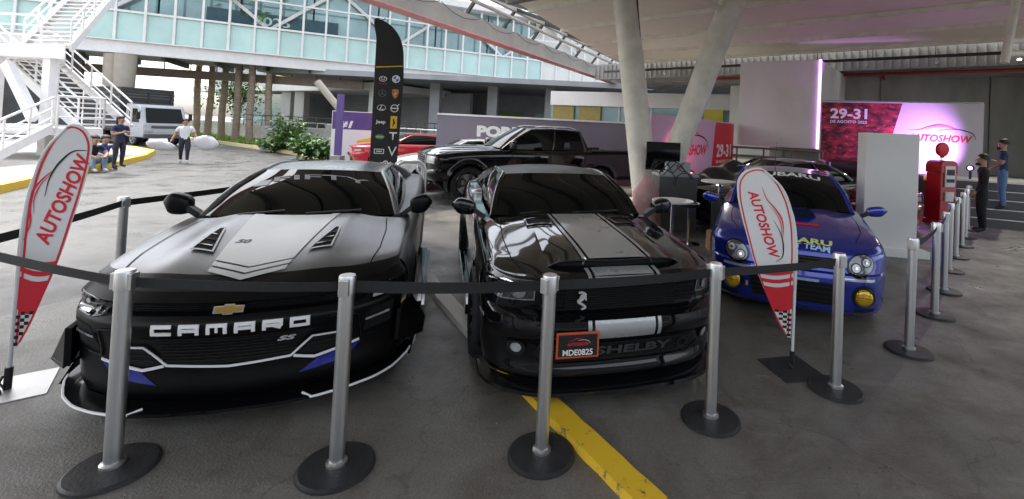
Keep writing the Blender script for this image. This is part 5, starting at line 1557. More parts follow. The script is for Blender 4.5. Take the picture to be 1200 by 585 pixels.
w.build('cargo_frame', M_DARKSTEEL, TR)
w = MB(); w.box((0, 3.0, .52), (.9, 4.4, .18)); w.build('chassis', M_VOID, TR)

# ------------------------------------------------------------------ white steel stairs on the left
SO = Vector((-16.5, 14.4, 0))
ST = thing('steel_staircase', 'white painted steel switchback stairs climbing to the footbridge', 'staircase', SO)


def flight(p0, p1, wv, n, right=True, left=True):
    p0, p1, wv = Vector(p0) - SO, Vector(p1) - SO, Vector(wv); run = (p1 - p0)
    for k in (0, 1):
        w = MB(); w.bar(p0 + wv * k, p1 + wv * k, .08, .28); w.build('stringer', M_WSTEEL, ST)
    for i in range(n):
        c = p0 + run * ((i + .5) / n); w = MB(); hr = Vector((run.x, run.y, 0)).normalized()
        w.bar(c + wv * .02, c + wv * .98, .30, .045, up=(0, 0, 1)); w.build('tread', M_WSTEEL, ST)
    for k in ([0] if right else []) + ([1] if left else []):
        w = MB(); o = wv * k
        for z in (.95, .62, .32): w.tube([p0 + o + Vector((0, 0, z)), p1 + o + Vector((0, 0, z))], .035 if z > .9 else .024, 8)
        m_ = max(2, int(run.length / 1.0))
        for i in range(m_ + 1): q = p0 + o + run * (i / m_); w.tube([q, q + Vector((0, 0, .95))], .03, 8)
        w.build('handrail', M_WSTEEL, ST)


def rail(pts):
    w = MB(); P = [Vector(p) - SO for p in pts]
    for a, b in zip(P[:-1], P[1:]):
        for z in (1.0, .66, .34): w.tube([a + Vector((0, 0, z)), b + Vector((0, 0, z))], .035 if z > .9 else .024, 8)
        m_ = max(1, int((b - a).length / .9))
        for i in range(m_ + 1): q = a + (b - a) * (i / m_); w.tube([q, q + Vector((0, 0, 1.0))], .03, 8)
    w.build('handrail', M_WSTEEL, ST)


flight((-15.3, 11.7, .16), (-16.4, 14.35, 1.15), (-2.6, -.9, 0), 6)
L1 = at_depth(66, 151, 14.4); L2 = at_depth(121, 150, 15.6); L3 = at_depth(112, 147, 17.2)
w = MB(); zl = 1.15
w.prism([(p[0] - SO.x, p[1] - SO.y, 0) for p in ((L1.x, L1.y), (L2.x, L2.y), (L3.x, L3.y), (-20.2, 16.8), (-19.4, 13.6))], (0, 0, zl - .22), (0, 0, zl)); w.build('landing', M_WSTEEL, ST)
rail([(L1.x, L1.y, zl), (L2.x, L2.y, zl), (L3.x, L3.y, zl)])
w = MB(); w.prism([tuple(Vector((L1.x, L1.y, zl - .2)) - SO), tuple(Vector((L2.x, L2.y, zl - .2)) - SO), tuple(Vector((L1.x + .2, L1.y + .2, .2)) - SO)], (0, 0, 0), (0, .06, 0)); w.build('gusset', M_WSTEEL, ST, normals=True)
flight((-17.3, 15.9, 1.15), (-21.3, 16.7, 3.75), (.35, 1.5, 0), 14)
# side infill and the upper platform
pl_ = MB(); A_ = at_depth(-60, 58, 15.4); B_ = at_depth(76, 66, 15.6); zt = 3.85
pl_.prism([(A_.x - SO.x, A_.y - SO.y, 0), (B_.x - SO.x, B_.y - SO.y, 0), (B_.x * 1.19 - SO.x, B_.y - SO.y + 3, 0), (A_.x - SO.x, A_.y - SO.y + 3, 0)], (0, 0, zt - .42), (0, 0, zt)); pl_.build('platform', M_WSTEEL, ST)
rail([(A_.x, A_.y + .05, zt), (B_.x - .9, B_.y + .05, zt)])
p0 = Vector((B_.x + .05, B_.y + .1, zt - .05)); p1 = at_depth(134, -6, 18.6); p1.z = 6.3
flight(tuple(p0), tuple(p1), (-1.9, .25, 0), 13)
for px, y in ((57, 15.8), (-6, 15.8), (60, 18.2)):
    p = at_depth(px, 110, y); w = MB(); w.bar((p.x - SO.x, p.y - SO.y, .15), (p.x - SO.x, p.y - SO.y, zt - .42), .26, .26, up=(0, 1, 0)); w.build('post', M_WSTEEL, ST)
w = MB(); a = at_depth(8, 74, 15.5); b = at_depth(40, 140, 15.3); w.bar(a - SO, b - SO, .2, .3); w.build('brace', M_WSTEEL, ST)

# ------------------------------------------------------------------ stanchions and belts
HS = 1.017
SP = {'L': (-2.316, 2.402), 'A': (-1.22, 2.486), 'B': (-.154, 2.655), 'C': (.909, 3.062), 'D': (1.959, 3.497), 'E': (3.0, 4.205)}
for k, (px, py) in {'F': (1095, 370), 'G': (1106, 342), 'H': (1112, 318), 'I': (1120, 302), 'J': (1127, 289), 'K': (1131, 279), 'M': (1134, 270)}.items():
    p = on_level(px, py); SP[k] = (p.x, p.y)
SP['P'] = (-3.72, 2.83); SP['Q'] = (-4.30, 4.40); SP['R'] = (-4.05, 6.9)
SLAB = {'L': 'silver belt post in front of the left headlight of the CAMARO coupe', 'A': 'silver belt post in front of the right fog pocket of the CAMARO coupe', 'B': 'silver belt post standing left of the MDE0825 plate',
        'C': 'silver belt post between the black striped coupe and the right teardrop flag', 'D': 'silver belt post right of the teardrop flag, before the blue car', 'E': 'silver belt post alone on the floor before the white display board',
        'F': 'first post of the receding row, nearest the white display board', 'G': 'second post of the receding row right of the white board', 'H': 'third post of the receding row right of the white board', 'I': 'fourth post of the receding row towards the fuel pump', 'J': 'fifth post of the receding row, beside the fuel pump',
        'K': 'sixth post of the receding row, near the man in black', 'M': 'farthest post of the receding row, nearest the man in black', 'P': 'belt post cut by the left picture edge, beside the left flag', 'Q': 'belt post behind the left fender of the CAMARO coupe', 'R': 'belt post hidden behind the roof of the CAMARO coupe'}
M_BASE = mat('black_base_plate', (.022, .022, .023), .5, var=.25, scale=8, bump=.15, bscale=60, rvar=.1)
M_BELT = mat('black_belt', (.012, .012, .013), .7, var=.2, scale=30, bump=.2, bscale=200)
proto = None
for k, (x, y) in SP.items():
    if proto is None:
        proto = thing('stanchion', SLAB[k], 'stanchion', (x, y, 0), 0, 'belt barrier posts')
        w = MB(); w.lathe([(0, 0), (.186, 0), (.19, .006), (.188, .018), (.176, .026), (.045, .032), (.044, .036), (0, .036)], n=48); w.build('base', M_BASE, proto, smooth=30)
        w = MB(); w.lathe([(.052, .032), (.052, .044), (.0375, .05), (.0375, .92)], n=32); w.build('post', M_STEEL, proto, smooth=30)
        w = MB(); w.lathe([(.0375, .918), (.0425, .92), (.0425, 1.008), (.039, HS), (0, HS)], n=32); hd_ = w.build('belt_head', M_STEEL, proto, smooth=30)
        w = MB(); w.box((0, 0, .962), (.108, .05, .085)); w.build('belt_clip', M_STEEL, hd_, bevel=.003)
    else:
        o = copy_tree(proto); o.location = (x, y, 0); o['label'] = SLAB[k]; o.rotation_euler = (random.uniform(-.006, .006), random.uniform(-.006, .006), random.uniform(0, 3))


def belt(a, b, label, z=.955, sag=.012, z2=None, h=.05):
    A, B = Vector((*SP[a], z)), Vector((*SP[b], z2 or z)); d = (B - A); n = d.normalized(); side = Vector((-n.y, n.x, 0)) * .0015
    A += n * .05; B -= n * .05
    w = MB(); up, dn_ = [], []
    rows = []
    for s in np.linspace(0, 1, 17):
        p = A + (B - A) * float(s); p.z -= sag * 4 * s * (1 - s); tw = .004 * math.sin(s * 9)
        rows.append([p - side + Vector((0, 0, -h / 2)), p - side + Vector((0, 0, h / 2)) + side * 4 * math.sin(5 * s), p + side + Vector((0, 0, h / 2)) + side * 4 * math.sin(5 * s), p + side + Vector((0, 0, -h / 2)), p - side + Vector((0, 0, -h / 2))])
    w.grid(rows)
    tag(w.build('barrier_belt', M_BELT, smooth=40), label, 'barrier belt', 'black barrier belts')


belt('P', 'L', 'black belt running in from the left edge to the first post')
belt('L', 'A', 'black belt across the nose of the CAMARO coupe')
belt('A', 'B', 'black belt between the CAMARO coupe and the black striped coupe', h=.06)
belt('B', 'C', 'black belt across the grille of the black striped coupe', h=.055)
belt('C', 'D', 'black belt across the bumper of the blue rally car', h=.055)
belt('E', 'F', 'black belt beside the white display board', sag=.03)
belt('P', 'Q', 'black belt behind the left teardrop flag', h=.06)
belt('Q', 'R', 'black belt passing behind the mirror of the CAMARO coupe', h=.06)
for a, b, t in (('F', 'G', 'belt between first and second posts of the receding row'), ('G', 'H', 'belt between second and third posts of the receding row'), ('H', 'I', 'belt between third and fourth posts of the receding row'), ('I', 'J', 'belt between fourth and fifth posts of the receding row'), ('J', 'K', 'belt between fifth and sixth posts of the receding row'), ('K', 'M', 'belt between the last two posts of the receding row')):
    belt(a, b, t)

# ------------------------------------------------------------------ flags and banners
M_CLOTH = mat('white_flag_cloth', (.70, .70, .69), .7, var=.03, scale=4)
M_POLE = mat('white_pole', (.66, .66, .65), .35, var=.05)
M_PLATE = mat('steel_base_plate', (.42, .42, .41), .4, .7, var=.2, scale=6, rvar=.1)


def teardrop(label, loc, rz, mirror, lean, H, wide=1.):
    root = thing('teardrop_flag', label, 'flag', loc, rz, 'teardrop flags of the show'); s = -1 if mirror else 1
    # outline in (u, w): pole side u = 0
    LN = lambda p: (s * (p[0] * wide + lean * p[1]), p[1])
    pole = [(0.0, .0), (0, .12), (0, .60), (.0, .95), (.03, 1.22), (.10, 1.44), (.20, 1.56)]
    outl = [(.012, .25), (.012, .60), (.008, .95), (.03, 1.20), (.085, 1.40), (.16, 1.53), (.23, 1.585), (.31, 1.56), (.355, 1.49), (.36, 1.38), (.335, 1.22), (.285, 1.0), (.22, .74), (.145, .52), (.075, .34), (.03, .25)]
    k = H / 1.6; sc = lambda p: (p[0] * k, p[1] * k)
    pts = interp(np.array([(*sc(p), 0) for p in outl]), 4)[:, :2]
    w = MB(); w.prism([(LN(p)[0], 0, p[1]) for p in pts], (0, -.002, 0), (0, .002, 0)); cl_ = w.build('cloth', M_CLOTH, root, normals=True)
    sh = Sheet()
    col = {'r': 0, 'k': 1, 'w': 2}
    ins = np.array(pts); c = ins.mean(0)
    inner = [tuple(c + (p - c) * np.array([.90, .965])) for p in ins]
    P = lambda q: [LN(p) for p in q]
    sh.put(line2d(P(inner), .011 * k), 0, .004)
    # red foot with swooping bands, chequers
    import bisect
    lb = lambda z: float(np.interp(z, [.25 * k, .34 * k, .52 * k, .74 * k, 1.0 * k], [.03 * k, .072 * k, .142 * k, .217 * k, .28 * k]))

    def band(z0, z1, m):
        L = [(.012 * k, z0 + .03 * k), (.012 * k, z1 + .03 * k)] ; n = 6
        top_ = [(.012 * k + (lb(z1) - .012 * k) * t, z1 + .03 * k * (1 - t) - .02 * k * math.sin(PI * t)) for t in np.linspace(0, 1, n)]
        bot_ = [(.012 * k + (lb(z0) - .012 * k) * t, z0 + .03 * k * (1 - t) - .02 * k * math.sin(PI * t)) for t in np.linspace(1, 0, n)]
        v_ = P(top_ + bot_); nn = len(v_)
        sh.put((np.array(v_), [(i, i + 1, nn - 2 - i, nn - 1 - i) for i in range(n - 1)]), m, .0045)
    band(.45 * k, .64 * k, 0)
    band(.67 * k, .70 * k, 0); band(.73 * k, .755 * k, 0)
    for i in range(10):
        for j in range(6):
            z0 = (.26 + .02 * i) * k; u0 = .014 * k + .024 * k * j
            if (i + j) % 2 == 0 and u0 + .02 * k < lb(z0 + .012 * k): sh.put(poly2d(P([(u0, z0), (u0 + .024 * k, z0), (u0 + .024 * k, z0 + .02 * k), (u0, z0 + .02 * k)])), 1, .005)
    # mark runs along the sail
    red_, blk_ = autoshow_logo(.62 * k)
    ang = RAD(-70) if mirror else RAD(72)
    for grp, m in ((red_, 0), (blk_, 1)):
        for q in grp:
            a = move2d(q, 0, 0, ang)
            cx, cz = LN((.195 * k, 1.13 * k))
            sh.put(move2d(a, cx + (.0 if mirror else .02), cz), m, .0055)
    sh.mb.build('print', [M_RED, M_BLACKPRINT, M_CLOTH], cl_)
    w = MB(); pp = interp(np.array([(*sc(p), 0) for p in pole]), 5)[:, :2]
    w.tube([(LN(p)[0], 0, p[1] + .0) for p in pp], [.012] * (len(pp) - 10) + [.009] * 10, 10); w.build('pole', M_POLE, root, smooth=50)
    w = MB(); w.tube([(0, 0, .0), (LN((0, .15))[0], 0, .15)], .02, 10); w.tube([(LN((0, .10))[0] - .02, -.01, .10), (LN((0, .1))[0] - .03, -.02, .06), (LN((0, .1))[0], -.03, .03)], .007, 6); w.build('socket', M_BLACKPLASTIC, root)
    return root


t_ = teardrop('white and red teardrop flag with AUTOSHOW lettering at the left edge', (-3.62, 3.02, 0), .35, False, .02, 1.74, .78)
w = MB(); w.box((0, 0, .006), (.40, .40, .010), rz=.35); w.build('base_plate', M_PLATE, t_, bevel=.002)
t_ = teardrop('white and red teardrop flag with AUTOSHOW lettering before the blue rally car', (1.76, 3.78, 0), -.25, True, .0, 1.62, 1.3)
w = MB(); w.box((0, 0, .006), (.38, .38, .010), rz=.5); w.build('base_plate', mat('dark_base_plate', (.03, .03, .03), .5, var=.2), t_, bevel=.002)

# tall black feather flag with car makers' marks
FB = at_depth(453, 170, 9.0); ff = thing('feather_flag', "tall black feather flag with two columns of car makers' marks", 'flag', (FB.x, FB.y, 0), .15)
w = MB(); ol = [(-.27, .75), (-.265, 1.6), (-.27, 2.6), (-.29, 3.4), (-.31, 3.83), (-.22, 3.80), (-.06, 3.72), (.10, 3.55), (.20, 3.30), (.235, 2.95), (.24, 2.2), (.22, 1.4), (.20, .75)]
pts = [(p[0], p[1]) for p in interp(np.array([(*p, 0) for p in ol]), 5)[:, :2]]
M_FLAGK = mat('black_flag_cloth', (.022, .022, .023), .75, var=.15, scale=5)
w.prism([(p[0], 0, p[1]) for p in pts], (0, -.004, 0), (0, .004, 0)); fc = w.build('cloth', M_FLAGK, ff, normals=True)
s = Sheet(); _put = s.put; s.put = lambda sh, m, off=.003: _put(sh, m, off + .006); W_, B_2, Y_, K_, R_, G_ = 0, 1, 2, 3, 4, 5
s.put(line2d([(-.27, 2.88), (-.05, 2.90), (.22, 2.93)], .018), Y_)
x0, x1 = -.13, .11
s.put(ring2d((x0, 2.66), .06, .075, ky=.7), W_); s.put(ring2d((x0, 2.675), .025, .035, ky=1.2), W_); s.put(ring2d((x0, 2.69), .035, .045, ky=.35), W_)
s.put(move2d(fit_text('TOYOTA', .15, .022, bold=.02), x0, 2.565), R_)
s.put(ring2d((x1, 2.67), .055, .075), W_)
for k in range(4):
    a = PI / 2 * k; q = [(x1, 2.67)] + [(x1 + .053 * math.cos(a + t), 2.67 + .053 * math.sin(a + t)) for t in np.linspace(0, PI / 2, 6)]; s.put(poly2d(q), B_2 if k % 2 else W_)
s.put(ring2d((x0, 2.38), .062, .07), K_); s.put(line2d([(x0, 2.445), (x0, 2.38), (x0 - .055, 2.345)], .012), K_); s.put(line2d([(x0, 2.38), (x0 + .055, 2.345)], .012), K_)
s.put(poly2d([(x1 - .06, 2.46), (x1, 2.475), (x1 + .06, 2.46), (x1 + .06, 2.39), (x1 + .04, 2.33), (x1, 2.29), (x1 - .04, 2.33), (x1 - .06, 2.39)]), G_); s.put(line2d([(x1 - .05, 2.43), (x1 + .05, 2.33)], .02), R_, .0045); s.put(circle2d((x1, 2.38), .022), Y_, .005)
s.put(ring2d((x0, 2.1), .07, .08, ky=.75), W_); s.put(line2d([(x0 + .01, 2.15), (x0 - .03, 2.07), (x0 + .05, 2.07)], .014), W_)
s.put(ring2d((x1, 2.1), .06, .075), W_); s.put(line2d([(x1 - .07, 2.1), (x1 + .07, 2.1)], .022), W_); s.put(line2d([(x1 + .05, 2.15), (x1 + .085, 2.185)], .016), W_)
s.put(move2d(fit_text('Jeep', .18, .085, bold=.03), x0, 1.82), W_)
s.put(poly2d([(x1 - .06, 1.71), (x1 + .06, 1.71), (x1 + .06, 1.95), (x1 - .06, 1.95)]), Y_)
s.put(stroke2d([(x1 - .015, 1.74), (x1 - .005, 1.79), (x1 + .01, 1.83), (x1 - .01, 1.875), (x1 + .01, 1.90)], (.012, .035, .012)), K_ + 3, .005); s.put(line2d([(x1 + .0, 1.82), (x1 + .035, 1.80)], .012), K_ + 3, .005)
s.put(circle2d((x0, 1.54), .085, 24, .045), G_ + 2); s.put(move2d(fit_text('LAND ROVER', .13, .028, bold=.02), x0, 1.54), W_, .0045)
s.put(move2d(poly2d([(-.075, .07), (.075, .07), (.07, .045), (.018, .04), (.008, -.08), (-.008, -.08), (-.018, .04), (-.07, .045)]), x1, 1.57), W_)
s.put(line2d([(x0 - .085, 1.22), (x0 + .085, 1.22), (x0 + .085, 1.30), (x0 - .085, 1.30)], .014, True), W_)
s.put(line2d([(x0 - .05, 1.26), (x0 + .05, 1.26)], .02), W_)
s.put(line2d([(x1 - .07, 1.36), (x1, 1.2), (x1 + .07, 1.36)], .024), W_)
s.put(ring2d((.0, 1.03), .035, .055), W_); s.put(line2d([(-.09, 1.05), (-.05, 1.03)], .018), W_); s.put(line2d([(.05, 1.03), (.10, 1.06)], .018), W_); s.put(circle2d((0, 1.03), .02), W_)
s.mb.build('print', [M_WHITE, M_BLUEPRINT, M_YELLOW, mat('grey_print', (.16, .16, .16), .5, var=.05), M_RED, mat('bronze_print', (.45, .22, .08), .5, var=.05), M_BLACKPRINT, mat('green_print', (.10, .28, .12), .5, var=.05)], fc)
w = MB(); w.tube([(-.285, .012, .05), (-.285, .012, 3.4), (-.26, .012, 3.75), (-.15, .012, 3.84)], [.016, .014, .01, .008], 8); w.build('pole', M_BLACKPLASTIC, ff)
w = MB(); w.box((-.285, 0, .02), (.5, .5, .04)); w.build('base_plate', M_DARKSTEEL, ff)

# stage banner on the dock
bo = dock(-.55, .30, 1.08) + D0; bw, bh = 3.95, 2.0
SB = thing('stage_banner', 'wide red and violet banner with 29-31 and AUTOSHOW on the dock', 'banner', bo, math.atan2(dd.y, dd.x))


def bokeh():
    mt = bpy.data.materials.new('red_night_print'); mt.use_nodes = True; nt = mt.node_tree; N = nt.nodes; Lk = nt.links; b = N['Principled BSDF']; b.inputs['Roughness'].default_value = .6
    tc = N.new('ShaderNodeTexCoord'); mp = N.new('ShaderNodeMapping'); mp.inputs['Scale'].default_value = (1.4, 1, 3.2); Lk.new(tc.outputs['Object'], mp.inputs[0])
    v = N.new('ShaderNodeTexVoronoi'); v.inputs['Scale'].default_value = 4.2; Lk.new(mp.outputs[0], v.inputs['Vector'])
    r = N.new('ShaderNodeValToRGB'); e = r.color_ramp.elements; e[0].position = .10; e[0].color = (.80, .10, .12, 1); e[1].position = .34; e[1].color = (.05, .004, .008, 1); Lk.new(v.outputs['Distance'], r.inputs[0])
    n = N.new('ShaderNodeTexNoise'); n.inputs['Scale'].default_value = 2.2; n.inputs['Detail'].default_value = 5; Lk.new(mp.outputs[0], n.inputs['Vector'])
    r2 = N.new('ShaderNodeValToRGB'); e = r2.color_ramp.elements; e[0].position = .42; e[0].color = (.03, .004, .01, 1); e[1].position = .72; e[1].color = (.50, .03, .05, 1); Lk.new(n.outputs['Fac'], r2.inputs[0])
    x = N.new('ShaderNodeMix'); x.data_type = 'RGBA'; x.blend_type = 'ADD'; Lk.new(n.outputs['Fac'], x.inputs[0]); Lk.new(r2.outputs[0], x.inputs[6]); Lk.new(r.outputs[0], x.inputs[7]); Lk.new(x.outputs[2], b.inputs['Base Color'])
    return mt


w = MB(); w.box((bw / 2, 0, bh / 2), (bw, .03, bh)); w.build('board', mat('pale_grey_print', (.55, .53, .56), .6, var=.05, scale=1), SB)
w = MB(); w.add([(.03, -.019, .03), (1.62, -.019, .03), (2.08, -.019, bh - .03), (.03, -.019, bh - .03)], [(0, 1, 2, 3)]); w.build('night_print', bokeh(), SB)
s = Sheet()
s.put(move2d(fit_text('29-31', .96, .31, bold=.03), .74, 1.64), 0, .024); s.put(move2d(fit_text('DE AGOSTO 2025', .96, .085, bold=.02), .74, 1.40), 0, .024)
red_, blk_ = autoshow_logo(1.62)
for q in red_: s.put(move2d(q, 2.98, 1.02), 1, .022)
for q in blk_: s.put(move2d(q, 2.98, 1.02), 2, .022)
s.mb.build('lettering', [M_WHITE, M_RED, M_BLACKPRINT], SB)
w = MB()
for x in (.02, bw - .02): w.tube([(x, .04, 0), (x, .04, bh + .02)], .022, 8)
w.tube([(0, .04, bh + .02), (bw, .04, bh + .02)], .022, 8); w.build('frame', M_STEEL, SB)

# lavender banner behind the V column
b0, b1 = Vector((1.60, 11.3, 0)), Vector((5.0, 15.6, 0)); bl = (b1 - b0).length
LB = thing('show_banner', 'lavender and red banner with AUTOSHOW and 29-31 behind the V column', 'banner', b0, math.atan2(b1.y - b0.y, b1.x - b0.x))
w = MB(); w.box((bl / 2, 0, 1.17), (bl, .04, 2.34)); w.build('board', mat('lavender_print', (.62, .46, .60), .6, var=.06, scale=.7), LB)
w = MB(); w.add([(bl * .66, -.024, .03), (bl - .02, -.024, .03), (bl - .02, -.024, 2.3), (bl * .72, -.024, 2.3), (bl * .705, -.024, 1.9)], [(0, 1, 2, 3, 4)]); w.build('red_print', M_RED, LB)
s = Sheet(); red_, blk_ = autoshow_logo(2.5)
for q in red_: s.put(move2d(q, bl * .40, 1.45), 1, .026)
for q in blk_: s.put(move2d(q, bl * .40, 1.45), 2, .026)
s.put(move2d(fit_text('29-31', 1.2, .42, bold=.03), bl * .85, 1.42), 0, .028); s.put(move2d(fit_text('DE AGOSTO 2025', 1.2, .10, bold=.02), bl * .85, 1.08), 0, .028)
s.mb.build('lettering', [M_WHITE, M_RED, M_BLACKPRINT], LB)

# dark grey hoarding behind the pickup
h0, h1 = at_depth(513, 139, 16.2), at_depth(742, 146, 16.6)
HB = thing('hoarding', 'long grey hoarding with white capitals behind the pickup truck', 'hoarding', (h0.x, h0.y, 0), math.atan2(h1.y - h0.y, h1.x - h0.x)); hl_ = Vector((h1.x - h0.x, h1.y - h0.y, 0)).length
w = MB(); w.box((hl_ / 2, 0, 1.08), (hl_, .1, 2.16)); w.build('panel', mat('mauve_grey_panel', (.19, .17, .21), .55, var=.12, scale=.6), HB)
w = MB(); w.box((hl_ / 2, -.01, 2.19), (hl_, .16, .06)); w.build('capping', M_WSTEEL, HB)
s = Sheet(); s.put(move2d(fit_text('PORI', 1.35, .40, bold=.06), 2.05, 1.66), 0, .056); s.mb.build('lettering', [M_WHITE], HB)
w = MB()
for x in (.3, hl_ * .5, hl_ - .3): w.bar((x, .4, .02), (x, -.02, .02), .06, .04); w.bar((x, .4, .02), (x, .06, 1.5), .05, .05)
w.build('support', M_DARKSTEEL, HB)

# poster stand with #1
pz = at_depth(415, 150, 20)
PS = thing('poster_board', 'white poster board with purple header reading #1 beyond the coupe roof', 'poster board', (pz.x, pz.y, 0), .25)
w = MB(); w.box((0, 0, 1.15), (1.75, .06, 2.1)); w.build('board', M_WHITE, PS)
M_PURP = mat('purple_print', (.10, .06, .22), .5, var=.1)
w = MB(); w.add([(-.85, -.034, 1.42), (.85, -.034, 1.42), (.85, -.034, 2.17), (-.85, -.034, 2.17)], [(0, 1, 2, 3)]); w.build('header_print', M_PURP, PS)
w = MB(); w.add([(.15, -.034, .35), (.82, -.034, .35), (.82, -.034, 1.15), (.15, -.034, .95)], [(0, 1, 2, 3)]); w.build('yellow_print', M_YELLOW, PS)
s = Sheet(); s.put(move2d(fit_text('#1', .62, .34, bold=.04, shear=.2), -.35, 1.62), 0, .038); s.mb.build('lettering', [M_WHITE], PS)
w = MB()
for x in (-.8, .8): w.bar((x, .1, 0), (x, .1, 2.1), .06, .06, up=(0, 1, 0))
w.build('legs', M_STEEL, PS)
pz = at_depth(398, 140, 19); w = MB(); w.box((0, 0, 1.6), (.30, .05, 2.5)); w.m = 1; w.box((0, 0, .18), (.4, .4, .36))
tag(w.build('totem_sign', [M_PURP, M_CONC], loc=(pz.x, pz.y, 0), bevel=.01), 'narrow purple totem left of the #1 board', 'sign')
pz = on_level(388, 184); w = MB(); w.bar((0, 0, 0), (0, 0, 1.5), .5, .4, up=(0, 1, 0)); w.bar((0, 0, 1.5), (0, 0, 1.56), .56, .46, up=(0, 1, 0))
tag(w.build('gate_pier', M_CONC, loc=tuple(pz)), 'pale rough pier at the end of the kerb beside the purple totem', 'pier')

# white display board, fuel pump
KB = thing('display_board', 'plain white display board standing right of the blue rally car', 'display board', (5.2, 7.95, 0), -.12)
w = MB(); w.box((0, 0, 1.07), (.84, .30, 1.94)); w.build('panel', M_WALLW, KB, bevel=.008)
w = MB(); w.box((.06, -.02, .06), (1.05, .44, .12)); w.build('plinth', M_WALLW, KB, bevel=.006)
GP = thing('fuel_pump', 'red vintage fuel pump with a round globe on top', 'fuel pump', (8.75, 11.35, 0), .25)
M_PUMP = mat('pump_red_paint', (.42, .012, .02), .25, coat=.6, var=.08)
w = MB(); w.box((0, 0, .06), (.62, .46, .12)); w.box((0, 0, .68), (.52, .38, 1.12), taper=.96); w.build('body', M_PUMP, GP, bevel=.02)
w = MB(); prof = [(-.26, 1.24), (-.26, 1.42), (-.22, 1.50), (-.12, 1.54), (.12, 1.54), (.22, 1.50), (.26, 1.42), (.26, 1.24)]
w.prism([(p[0], -.2, p[1]) for p in prof], (0, 0, 0), (0, .4, 0)); w.build('head', M_PUMP, GP, bevel=.012, normals=True)
w = MB(); w.box((0, -.21, 1.16), (.30, .03, .50)); fp = w.build('dial_panel', M_WHITE, GP, bevel=.006)
w = MB(); w.box((0, -.228, 1.26), (.24, .01, .14)); w.box((0, -.228, 1.06), (.24, .01, .08)); w.build('dial_window', M_DARKSTEEL, fp)
w = MB(); w.box((0, -.205, .68), (.26, .03, .22)); w.build('lower_panel', M_WHITE, GP, bevel=.006)
w = MB(); w.lathe([(.05, 1.53), (.04, 1.60), (.06, 1.64)], n=16); w.build('neck', M_CHROME, GP)
w = MB(); w.lathe([(0, -.07), (.12, -.065), (.17, -.04), (.175, 0), (.17, .04), (.12, .065), (0, .07)], (0, 0, 1.80), 'Y', 28); w.build('globe', M_RED, GP, smooth=40)
w = MB(); w.tube([(.27, 0, 1.0), (.34, -.05, .8), (.36, -.05, .45), (.31, 0, .35), (.28, .0, .7)], .018, 8); w.build('hose', M_RUBBER, GP, smooth=50)

# ------------------------------------------------------------------ things by the V column
def round_table(label, loc, r, h, top_m):
    t = thing('round_table', label, 'table', loc, 0)
    w = MB(); w.lathe([(0, h - .028), (r - .01, h - .028), (r, h - .02), (r, h - .006), (r - .006, h), (0, h)], n=40); w.build('tabletop', top_m, t, smooth=30)
    w = MB(); w.lathe([(.028, .03), (.028, h - .03)], n=14); w.build('pedestal', M_CHROME, t, smooth=30)
    w = MB(); w.lathe([(0, 0), (.22, 0), (.22, .012), (.05, .03), (0, .03)], n=28); w.build('foot', M_CHROME, t, smooth=30)


round_table('round white cafe table behind the black striped coupe', (1.52, 7.7, 0), .34, .77, M_WHITE)
round_table('high round pale table beside the covered black saloon', (2.50, 8.45, 0), .33, 1.05, M_WALLW)
bs_ = thing('bar_stool', 'black bar stool beside the round white table', 'stool', (1.85, 7.95, 0))
w = MB(); w.lathe([(0, .64), (.17, .64), (.19, .67), (.18, .70), (0, .71)], n=24); w.build('seat', M_BLACKPLASTIC, bs_, smooth=40)
w = MB(); w.lathe([(.022, .02), (.022, .64)], n=12); w.build('pedestal', M_CHROME, bs_)
w = MB(); w.lathe([(0, 0), (.2, 0), (.2, .012), (.04, .03), (0, .03)], n=24); w.build('foot', M_CHROME, bs_)
p = at_depth(777, 183, 9.7)
mo = thing('display_monitor', 'black monitor on a stand between the leaning columns', 'monitor', (p.x, p.y, 0), .1)
w = MB(); w.box((0, 0, p.z), (.72, .06, .58)); w.build('screen', M_GLOSSBLACK, mo, bevel=.008)
w = MB(); w.bar((0, .06, 0), (0, .06, p.z), .06, .06, up=(0, 1, 0)); w.box((0, 0, .02), (.6, .45, .04)); w.build('stand', M_DARKSTEEL, mo)
p = at_depth(790, 232, 9.2)
cb = thing('equipment_cabinet', 'grey equipment cabinet with loose cables on top', 'cabinet', (p.x, p.y, 0), .1)
w = MB(); w.box((0, 0, .52), (.75, .5, 1.04)); w.build('body', M_DARKWALL, cb, bevel=.01)
w = MB(); w.box((0, 0, 1.065), (.8, .55, .05)); w.build('top', M_GREYWALL, cb, bevel=.008)
w = MB(); w.box((.05, .05, 1.20), (.46, .3, .22)); tag(w.build('grey_case', M_GREYWALL, loc=(p.x, p.y, 0), bevel=.01), 'pale grey case on top of the equipment cabinet', 'case')
for k in range(4):
    w = MB(); pts = [(p.x - .36 + .16 * k + .16 * math.sin(t * 3 + k), p.y - .30, 1.12 + .22 * abs(math.sin(t * 2.2 + k)) - .10 * t * (k % 2)) for t in np.linspace(0, 2.6, 16)]
    w.tube(pts, .010, 6); tag(w.build('loose_cable', M_BLACKPLASTIC, smooth=50), 'looping black cable on the grey equipment cabinet', 'cable', 'cables on the cabinet')
p = at_depth(757, 220, 8.9)
w = MB(); rows_ = []
for i in range(11):
    v = i / 10; z = .02 + v * 1.02; wd = .30 * (1 - .25 * v) if v < .8 else .18 * (1 - (v - .8) * 3.2); r = []
    for k in range(25):
        a = 2 * PI * k / 24; e = 1 + .07 * math.sin(5 * a + 4 * v) + .05 * math.sin(9 * v + 2 * a); r.append((max(.03, wd) * e * math.cos(a), max(.03, wd) * .7 * e * math.sin(a), z))
    rows_.append(r)
